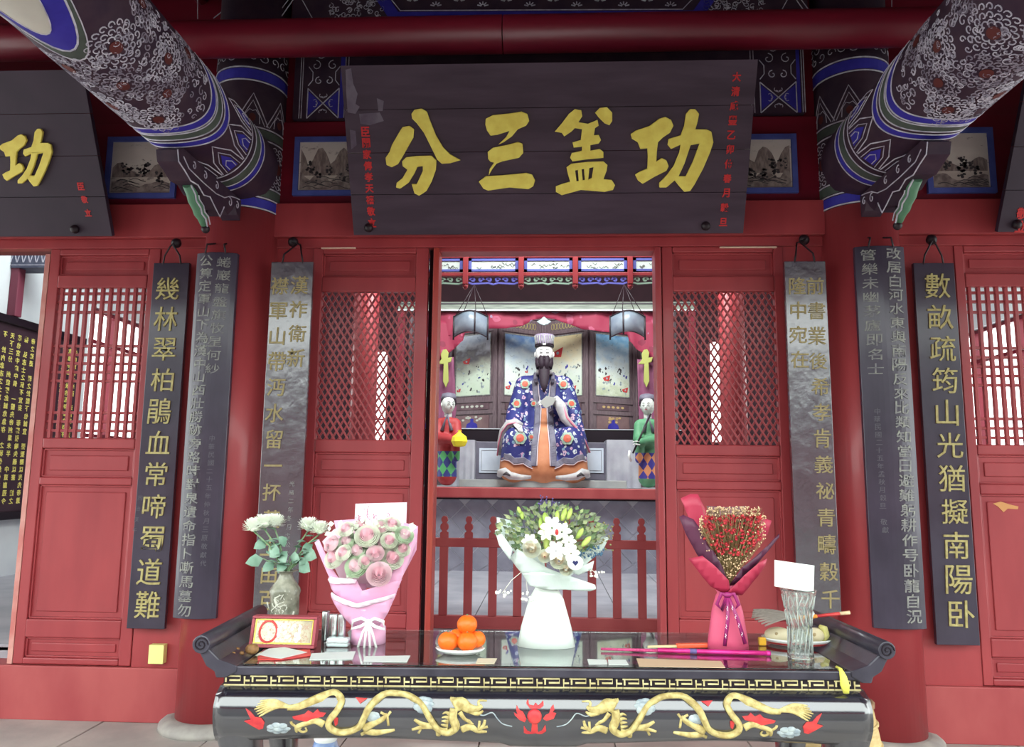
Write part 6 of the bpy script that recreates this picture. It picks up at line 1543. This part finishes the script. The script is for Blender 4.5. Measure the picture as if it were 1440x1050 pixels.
fz.build('olive_filler', mat('olive_dried_filler', (140, 136, 90), .7), t, kind='stuff', fixn=False); fz2.build('lilac_filler', mat('blue_grey_filler', (116, 132, 140), .7), t, kind='stuff', fixn=False)
pw = MB()
for k in range(16):
    x = rnd.uniform(755, 785); y = rnd.uniform(696, 712); c = P(x, y, Y=WY); pw.tube([P(770, 740, Y=WY), c], .0007, 4); pw.ball(c, .003, 6, 4)
pw.build('purple_sprigs', PURP, t, kind='stuff', fixn=False)
for x, y, dx, dy, s_ in ((767, 735, -1, -15, 1), (783, 733, 1, -16, .9), (790, 732, 6, -18, 1), (798, 730, 6, -16, .9), (811, 757, 9, -15, 1), (818, 768, 13, -14, 1), (768, 773, 1, -18, 1.1), (761, 745, -1, -18, .8), (732, 722, -4, -10, .7), (735, 730, -2, -12, .7), (796, 752, -1, -20, .8)):
    a = P(x, y, Y=WY-.09); b = P(x+dx, y+dy, Y=WY-.08)
    MB().tube([a, a.lerp(b, .3), a.lerp(b, .65), a.lerp(b, .9), b], [.004*s_, .0085*s_, .009*s_, .005*s_, .001], 8).build('lily_bud', BUD, t)
def lily(c, r, m_):
    mb = MB(); rr_ = Vector((0, -1, .4)).normalized().to_track_quat('Z', 'Y').to_matrix()
    for i in range(6):
        a = i*PI/3; V = []
        for j, (rd, z, w_) in enumerate(((.1, 0, .12), (.35, .3, .3), (.75, .45, .3), (1.05, .25, .04))):
            for s2 in (-1, 0, 1):
                V.append(c+rr_ @ (Vector((math.cos(a)*rd-math.sin(a)*w_*s2, math.sin(a)*rd+math.cos(a)*w_*s2, z-(.06 if s2 == 0 else 0)))*r))
        mb.add(V, [(j*3+k, j*3+k+1, (j+1)*3+k+1, (j+1)*3+k) for j in range(3) for k in range(2)], 0, True)
    mb.build('white_lily', m_, t, fixn=False)
for x, y, r_ in ((776, 742, 14), (790, 748, 12), (768, 750, 10), (782, 775, 13), (803, 778, 11), (745, 762, 10), (800, 762, 9)): lily(P(x, y, Y=WY-.10), r_*.0026, PETW)
for x, y, r_ in ((748, 772, 12), (786, 788, 12), (766, 782, 9), (806, 792, 8), (742, 768, 7), (796, 800, 9)): rose(P(x, y, Y=WY-.11), r_*.0025, (mat('peach_petal', (252, 242, 222), .6), PETW), t, 'pale_rose')
MB().ball(P(783, 748, Y=WY-.13), .006, 8, 6, 0, 1, 1, 1.6).build('red_stamen', FLAME, t)
hh = P(809, 791, Y=WY-.135); MB().ball(hh, .026, 14, 10, 0, 1, .3, .9).build('white_tag', WHITEP, t); 
MB().prism([(hh.x+a*.7, hh.z+b*.7) for a, b in ((0, -.012), (.013, .002), (.010, .010), (.004, .010), (0, .006), (-.004, .010), (-.010, .010), (-.013, .002))], flatY(hh.y-.009), -.002, .003).build('navy_heart', mat('navy_print', (30, 34, 84), .5), t)
tl = MB()
for k in range(24):
    x = rnd.uniform(815, 850); y = rnd.uniform(770, 785)-(x-830)*.3; c = P(x, y, Y=WY-.05); tl.ball(c, .004, 6, 4); tl.tube([c, c+Vector((rnd.uniform(-.01, .01), 0, .01))], .001, 4)
tl.build('blue_dried_sprig', TEAL, t, kind='stuff', fixn=False)

for (xa, ya, xb, yb) in ((738, 800, 706, 834), (738, 800, 742, 838), (812, 795, 838, 806)):
    a = P(xa, ya, Y=WY-.04); b = P(xb, yb, Y=WY-.03); sp2 = MB(); sp2.tube([a, a.lerp(b, .6)+Vector((0, 0, .01)), b], .001, 4)
    for k in range(12):
        c = b+Vector((rnd.uniform(-.02, .03), 0, rnd.uniform(-.012, .014))); sp2.ball(c, rnd.uniform(.003, .0055), 6, 4)
    sp2.build('trailing_blossom', PETW, t, fixn=False, kind='stuff')
# --- red bouquet
rp = onT(1024, 912); RY = rp.y; t = thing('crimson_bouquet', 'crimson paper bouquet of small dried red flowers, tied with ribbon', 'bouquet', (rp.x, RY, ZT_))
R2 = lambda pts, w_, d_, m_=REDPAPER, nm='paper_sheet', front=True, **k: sheet(pts, RY, 1024, w_, d_, m_, nm, t, front, **k)
R2([(961, 701), (975, 695), (986, 695), (998, 720), (1012, 800), (1000, 790), (975, 735)], .25, .04, front=False, yoff=.02)
R2([(1055, 738), (1075, 728), (1091, 733), (1086, 752), (1040, 815), (1030, 810)], .25, .04, front=False, yoff=.02)
R2([(1030, 714), (1056, 712), (1058, 745), (1040, 800), (1015, 800), (1000, 712)], .25, .02, mat('grey_mauve_paper', (120, 84, 90), .6), front=False, yoff=.05)
R2([(953, 726), (958, 723), (972, 729), (984, 746), (1012, 795), (1024, 822), (1000, 808), (977, 778), (962, 750)], .2, .05, PLUM)
R2([(1092, 749), (1092, 754), (1060, 790), (1030, 820), (1022, 822), (1040, 795), (1075, 765)], .2, .05, PLUM)
R2([(966, 784), (983, 779), (1000, 793), (1020, 813), (1024, 830), (1014, 832), (996, 822), (984, 808)], .14, .075)
R2([(1073, 783), (1071, 792), (1040, 834), (1024, 834), (1020, 829), (1040, 806), (1060, 788)], .14, .075, yoff=-.004)
zr = P(1024, 833, Y=RY).z
MB().lathe([(.066, ZT_), (.064, ZT_+.03), (.050, ZT_+.12), (.036, zr-.01), (.030, zr), (.045, zr+.025)], (rp.x, RY, 0), 20, sy=.6, caps=False).build('paper_skirt', PINKFLAT, t, solid=.002)
ds = MB(); dr_ = MB(); dl = MB(); rnd = random.Random(9)
base = P(1026, 822, Y=RY-.02)
for k in range(950):
    f = rnd.random()**.5; a = rnd.uniform(-1, 1); top_w = 47; y = 818-f*106; wd = top_w*min(1, (f*1.75)**.9)*(1 if f < .88 else .8)
    x = 1026+a*wd+6*f; c = P(x, y, Y=RY-.03-.05*rnd.random()*f)
    if k % 2 == 0: ds.tube([base.lerp(c, .55), c], [.0009, .0006], 4)
    core = abs(a) < .85 and .36 < f < .88
    m2 = dr_ if (core and rnd.random() < .8) else dl
    m2.ball(c, rnd.uniform(.0028, .005) if m2 is dr_ else rnd.uniform(.0016, .003), 6, 4)
    if m2 is dr_:
        for q2 in range(2): blade(dr_, c, Vector((rnd.uniform(-1, 1), -.5, rnd.uniform(-.3, 1))), .010, .003)
for k in range(120):
    a = rnd.uniform(-1, 1); f = rnd.uniform(.3, 1); c = P(1028+a*46*min(1, f*1.5), 818-f*108, Y=RY-.03); ds.tube([base, c], [.0009, .0005], 4)
ds.build('dry_stems', DRYST, t, kind='stuff', fixn=False); dr_.build('red_dried_flowers', BERRY, t, kind='stuff', fixn=False); dl.build('cream_dried_flowers', BERRYL, t, kind='stuff', fixn=False)
RB2 = mat('plum_satin_ribbon', (150, 40, 104), .35); kn = P(1023, 836, Y=RY-.05)
MB().ball(kn, .011, 10, 8, 0, 1.4, .8, .8).build('bow_knot', RB2, t)
for sg in (-1, 1): MB().tube([kn, kn+Vector((sg*.02, -.004, .004)), kn+Vector((sg*.035, 0, -.03)), kn+Vector((sg*.02, 0, -.05)), kn], .006, 6, flat=.3).build('bow_loop', RB2, t)
for (xe_, ye_) in ((1019, 908), (1048, 905)):
    e_ = P(xe_, ye_, Y=RY-.055); mid_ = kn.lerp(e_, .5)+Vector((.004, -.006, 0))
    rt = MB().tube([kn, mid_, e_], [.005, .006, .006], 6, flat=.25, nrm=(0, 1, 0)).build('ribbon_tail', RB2, t)
    wl_ = MB()
    for k in range(4):
        c = kn.lerp(e_, .25+.18*k)+Vector((0, -.006, 0)); wl_.ribbon([(c.x-.001, c.z+.006), (c.x+.002, c.z), (c.x-.002, c.z-.003), (c.x+.001, c.z-.008)], .0015, lambda u, v, h: Vector((u, c.y-h, v)))
    wl_.build('printed_script', RIB, rt, fixn=False)

# --- incense wand and packet
a = onT(845, 915); b = onT(1083, 922)
t = thing('magenta_wand', 'long magenta foil wand lying along the table front', 'wand', a)
MB().tube([a+Vector((0, 0, .006)), a.lerp(b, .36)+Vector((0, 0, .006))], [.004, .0055], 8).build('textured_tip', mat('dark_magenta_glitter', (170, 40, 96), .5, (206, 80, 130), 200, .001, 300), t)
MB().tube([a.lerp(b, .34)+Vector((0, 0, .0075)), b+Vector((0, 0, .0075))], [.0075, .0075], 10).build('foil_tube', MAGENTA, t)
MB().tube([a.lerp(b, .53)+Vector((0, 0, .0076)), a.lerp(b, .57)+Vector((0, 0, .0076))], [.0079, .0079], 10).build('violet_band', PURP, t)
MB().tube([b-Vector((.012, 0, -.0076)), b+Vector((.001, 0, .0076))], [.0082, .0082], 10).build('end_cap', MAGENTA, t)
a = onT(911, 912); b = onT(1016, 910); t = thing('incense_packet', 'flat orange incense packet with a cream tip behind the magenta wand', 'packet', a)
MB().tube([a+Vector((0, 0, .006)), a.lerp(b, .42)+Vector((0, 0, .006))], [.004, .0055], 8).build('cream_sticks', mat('cream_incense', (216, 196, 150), .6), t)
mb = MB(); mb.box(0, 1, 0, 1, 0, 1); A_, B_ = a.lerp(b, .38), b; mb = MB().bar(A_+Vector((0, 0, .008)), B_+Vector((0, 0, .008)), .02, .014, (0, 0, 1)); mb.build('orange_wrapper', mat('orange_red_wrapper', (226, 92, 60), .35), t, bevel=.004)

# --- crystal vase with card
cp = onT(1126, 924); CYv = cp.y; t = thing('crystal_vase', 'cut crystal vase at the right end of the table holding a white card', 'vase', (cp.x, CYv, ZT_))
cz = lambda y: P(1126, y, Y=CYv).z
s_ = .00245
pr = [(16*s_, ZT_), (16.5*s_, ZT_+.006), (15*s_, ZT_+.02), (14.5*s_, cz(880)), (16*s_, cz(862)), (18*s_, cz(850)), (21*s_, cz(834)), (22.5*s_, cz(829)), (21.5*s_, cz(828)), (19*s_, cz(836)), (15*s_, cz(855)), (12.5*s_, cz(880)), (12*s_, ZT_+.03), (.001, ZT_+.026)]
o = MB().lathe(pr, (cp.x, CYv, 0), 16, caps=False, sm=False).build('vase_body', CRYST, t)
cu = MB()
for k in range(16):
    a0 = k*PI/8
    for (ya, yb, dd) in ((918, 882, .35), (878, 858, -.3), (855, 836, .3)):
        ra = 15.2*s_ if ya > 870 else 17.5*s_; rb_ = 15*s_ if yb > 870 else (17.2*s_ if yb > 845 else 20.5*s_)
        cu.tube([(cp.x+ra*math.cos(a0), CYv+ra*math.sin(a0), cz(ya)), (cp.x+rb_*math.cos(a0+dd), CYv+rb_*math.sin(a0+dd), cz(yb))], .0016, 5)
cu.build('cut_facets', mat('crystal_facet', (226, 236, 230), .1, trans=.6), t, kind='stuff')
c0 = P(1089, 787, Y=CYv-.01); cpts = px([(1089, 787), (1145, 795), (1144, 833), (1089, 824)], Y=CYv)
t = thing('message_card', 'white card with faint writing standing in the crystal vase', 'card', (cp.x, CYv, cz(833)))
MB().prism(cpts, flatY(CYv), 0, .0015).build('card', WHITEP, t); wr_ = MB(); rnd = random.Random(2)
for k in range(4):
    z = cz(801+k*5.5); x0 = P(1098, 800, Y=CYv).x
    wr_.ribbon([(x0+.006*j, z-.0012*j+.0012*math.sin(j*2.3+k)) for j in range(rnd.randint(9, 14))], .0008, flatY(CYv), .0022, th=.0008)
wr_.build('faint_writing', mat('faint_green_ink', (200, 214, 196), .7), t, fixn=False)
MB().tube([P(1120, 833, Y=CYv+.001), Vector((cp.x, CYv+.002, ZT_+.03))], .0018, 6).build('holder_stick', PORC, t)

# --- dish with buns and feather fan (right)
dp = onT(1122, 906); DY = dp.y
t = thing('oval_dish', 'white oval dish with red trim under the buns, right end of table', 'dish', dp)
MB().lathe([(.07, .0), (.095, .004), (.115, .018), (.119, .024), (.116, .0245), (.09, .010), (.001, .007)], (dp.x, DY, ZT_), 40, sy=.62, caps=False).build('dish_body', PORC, t)
MB().lathe([(.0985, .0065), (.108, .013), (.1085, .0135), (.0985, .0075)], (dp.x, DY, ZT_-.0008), 40, sy=.63, caps=False).build('red_trim', FLAME, t)
BUN = mat('cream_bun', (206, 192, 156), .6, (222, 212, 180), 12)
for x, w_, lb in ((1094, 1.5, 'cream bun at the left of the oval dish, behind the crystal vase'), (1147, 1.05, 'cream bun at the right of the oval dish, behind the crystal vase')):
    c = P(x, 890, Y=DY); c.z = ZT_+.032; t = thing('steamed_bun', lb, 'bun', c-Vector((0, 0, .02)))
    MB().ball(c, .030, 18, 12, 0, w_, 1.0, .8).build('bun_body', BUN, t); MB().ball(c+Vector((-.012, -.026, .006)), .006, 8, 6, 0, 1, .5, 1).build('dimple', mat('bun_dimple', (170, 150, 110), .6), t)
t = thing('folded_cloth', 'small yellow-green cloth tucked at the right of the dish', 'cloth', P(1160, 890, Y=DY))
cc = P(1161, 888, Y=DY-.01); cc.z = ZT_+.035; MB().tube([cc+Vector((-.008, 0, -.022)), cc, cc+Vector((-.004, 0, .02)), cc+Vector((-.02, 0, .028))], [.010, .014, .012, .006], 8).build('cloth', mat('mustard_cloth', (178, 168, 84), .6, (206, 200, 130), 20), t)
t = thing('amber_block', 'small amber-yellow sweet at the left foot of the dish', 'sweet', onT(1073, 908)); q_ = onT(1073, 908); MB().box(q_.x-.012, q_.x+.012, q_.y, q_.y+.02, ZT_, ZT_+.026).build('sweet', mat('amber_yellow', (232, 176, 50), .3), t, bevel=.004)
fz_ = ZT_+.066; t = thing('feather_fan', 'grey feather fan with red and cream handle lying over the dish', 'fan', (dp.x, DY, fz_))
fa = P(1058, 866, Y=DY-.02); fe = P(1125, 866, Y=DY-.02); k0 = Vector((fe.x, DY-.01, P(1125, 868, Y=DY).z))
FEA = mat('grey_feather', (140, 134, 126), .7, (168, 160, 150), 30, 0, None, (1, 8, 8))
for k in range(9):
    f = (k-4)/4; tip = Vector((fa.x+.012*abs(f)*2, DY-.01+f*.07, P(1058, 868+f*-6, Y=DY).z)); d = tip-k0; sd = Vector((0, 1, 0))*.016
    mb = MB(); V = []
    for j in range(7):
        g = j/6; w_ = math.sin(PI*min(1, .12+g*.85))**.7; c = k0+d*g+Vector((0, 0, .01*math.sin(g*PI))); V += [c-sd*w_, c+Vector((0, 0, .004)), c+sd*w_]
    mb.add(V, [(j*3+m_, j*3+m_+1, (j+1)*3+m_+1, (j+1)*3+m_) for j in range(6) for m_ in range(2)], 0, True); mb.build('feather', FEA, t, solid=.001, fixn=False)
h1 = P(1195, 861, Y=DY-.01)
MB().tube([k0-Vector((.06, 0, 0)), k0, k0.lerp(h1, .35)], [.006, .010, .006], 8).build('orange_binding', mat('orange_binding', (216, 140, 50), .6), t)
MB().tube([k0.lerp(h1, .3), k0.lerp(h1, .8)], [.005, .006], 8).build('red_handle', FLAME, t); MB().tube([k0.lerp(h1, .8), h1], [.006, .006], 8).build('cream_handle_end', mat('cream_handle', (214, 190, 150), .5), t)
MB().ball(k0.lerp(h1, .25)+Vector((0, -.002, .010)), .009, 8, 6, 0, 1, 1, .8).build('white_bead', PORC, t)
# yellow strip hanging over the table front
y0_ = P(1181, 938, Y=-2.62); y1_ = P(1183, 966, Y=-2.63)
t = thing('yellow_tassel', 'yellow cloth strip hanging over the table edge at the right', 'tassel', y1_)
tc_ = TM @ Vector((.868, -HY-.003, .99))
MB().tube([tc_+Vector((-.006, .03, .017)), tc_+Vector((-.002, .004, .014)), tc_+Vector((0, -.008, -.002)), tc_+Vector((.003, -.010, -.025)), tc_+Vector((.006, -.010, -.048))], [.004, .006, .010, .013, .008], 8, flat=.4, nrm=(0, 1, 0)).build('strip', mat('yellow_cloth', (226, 222, 96), .6), t)

# --- things under and behind the table
p = P(458, 1040, Y=-1.2); t = thing('porcelain_jar', 'blue and white porcelain jar standing under the altar table', 'jar', (p.x, -1.2, 0))
hz = P(458, 1033, Y=-1.2).z
MB().lathe([(.07, .001), (.09, .01), (.12, hz*.4), (.11, hz*.65), (.06, hz*.85), (.05, hz*.95), (.055, hz), (.045, hz), (.04, hz*.9)], (p.x, -1.2, 0), 28, caps=False).build('jar_body', mat('blue_glaze', (110, 140, 190), .2, (190, 206, 220), 12), t)
MB().lathe([(.052, hz*.93), (.058, hz*.97), (.058, hz+.004), (.05, hz+.006)], (p.x, -1.2, 0), 28, caps=False).build('white_neck', PORC, t)
q1_ = P(1227, 985, Y=-1.9); q2_ = P(1240, 1040, Y=-1.9)
t = thing('straw_basket', 'woven straw basket behind the right end of the altar table', 'basket', (q1_.x-.12, -1.85, 0)); bx = q1_.x-.135; 
MB().lathe([(.15, .002), (.185, .15), (.195, .35), (.17, .55), (.14, q1_.z-.02)], (bx, -1.85, 0), 36, caps=False).build('weave', STRAW, t, solid=.008)
for k in range(9):
    z = .05+k*.075; rr = .16+.035*math.sin(min(1, z/.45)*PI/2)-(max(0, z-.38)*.16); MB().tube([(bx+(rr+.006)*math.cos(i*PI/12), -1.85+(rr+.006)*math.sin(i*PI/12), z) for i in range(25)], .006, 5).build('coil', STRAW, t)
MB().tube([(bx+.142*math.cos(i*PI/12), -1.85+.142*math.sin(i*PI/12), q1_.z-.015) for i in range(25)], .012, 6).build('rim', mat('brown_binding', (140, 108, 80), .7), t)

# scraps and painted light slits
q_ = px([(1397, 708), (1408, 705), (1420, 709), (1433, 712), (1432, 716), (1418, 715), (1412, 720), (1404, 712)], Y=.0)
tag(MB().prism(q_, flatY(.008), -.004, .003).build('paper_scrap', mat('torn_tan_paper', (206, 150, 96), .8)), 'torn tan paper scrap stuck on the right outer door panel', 'scrap')
for x0, x1, y in ((452, 500, 348.5), (1012, 1092, 347.5)):  # pale strips paint the bright slits of hall light above the leaves
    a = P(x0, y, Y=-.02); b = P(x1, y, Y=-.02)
    MB().box(a.x, b.x, -.026, .0, a.z-.006, a.z+.002).build('painted_light_slit', mat('light_slit_paint', (230, 196, 176), .6), wf)
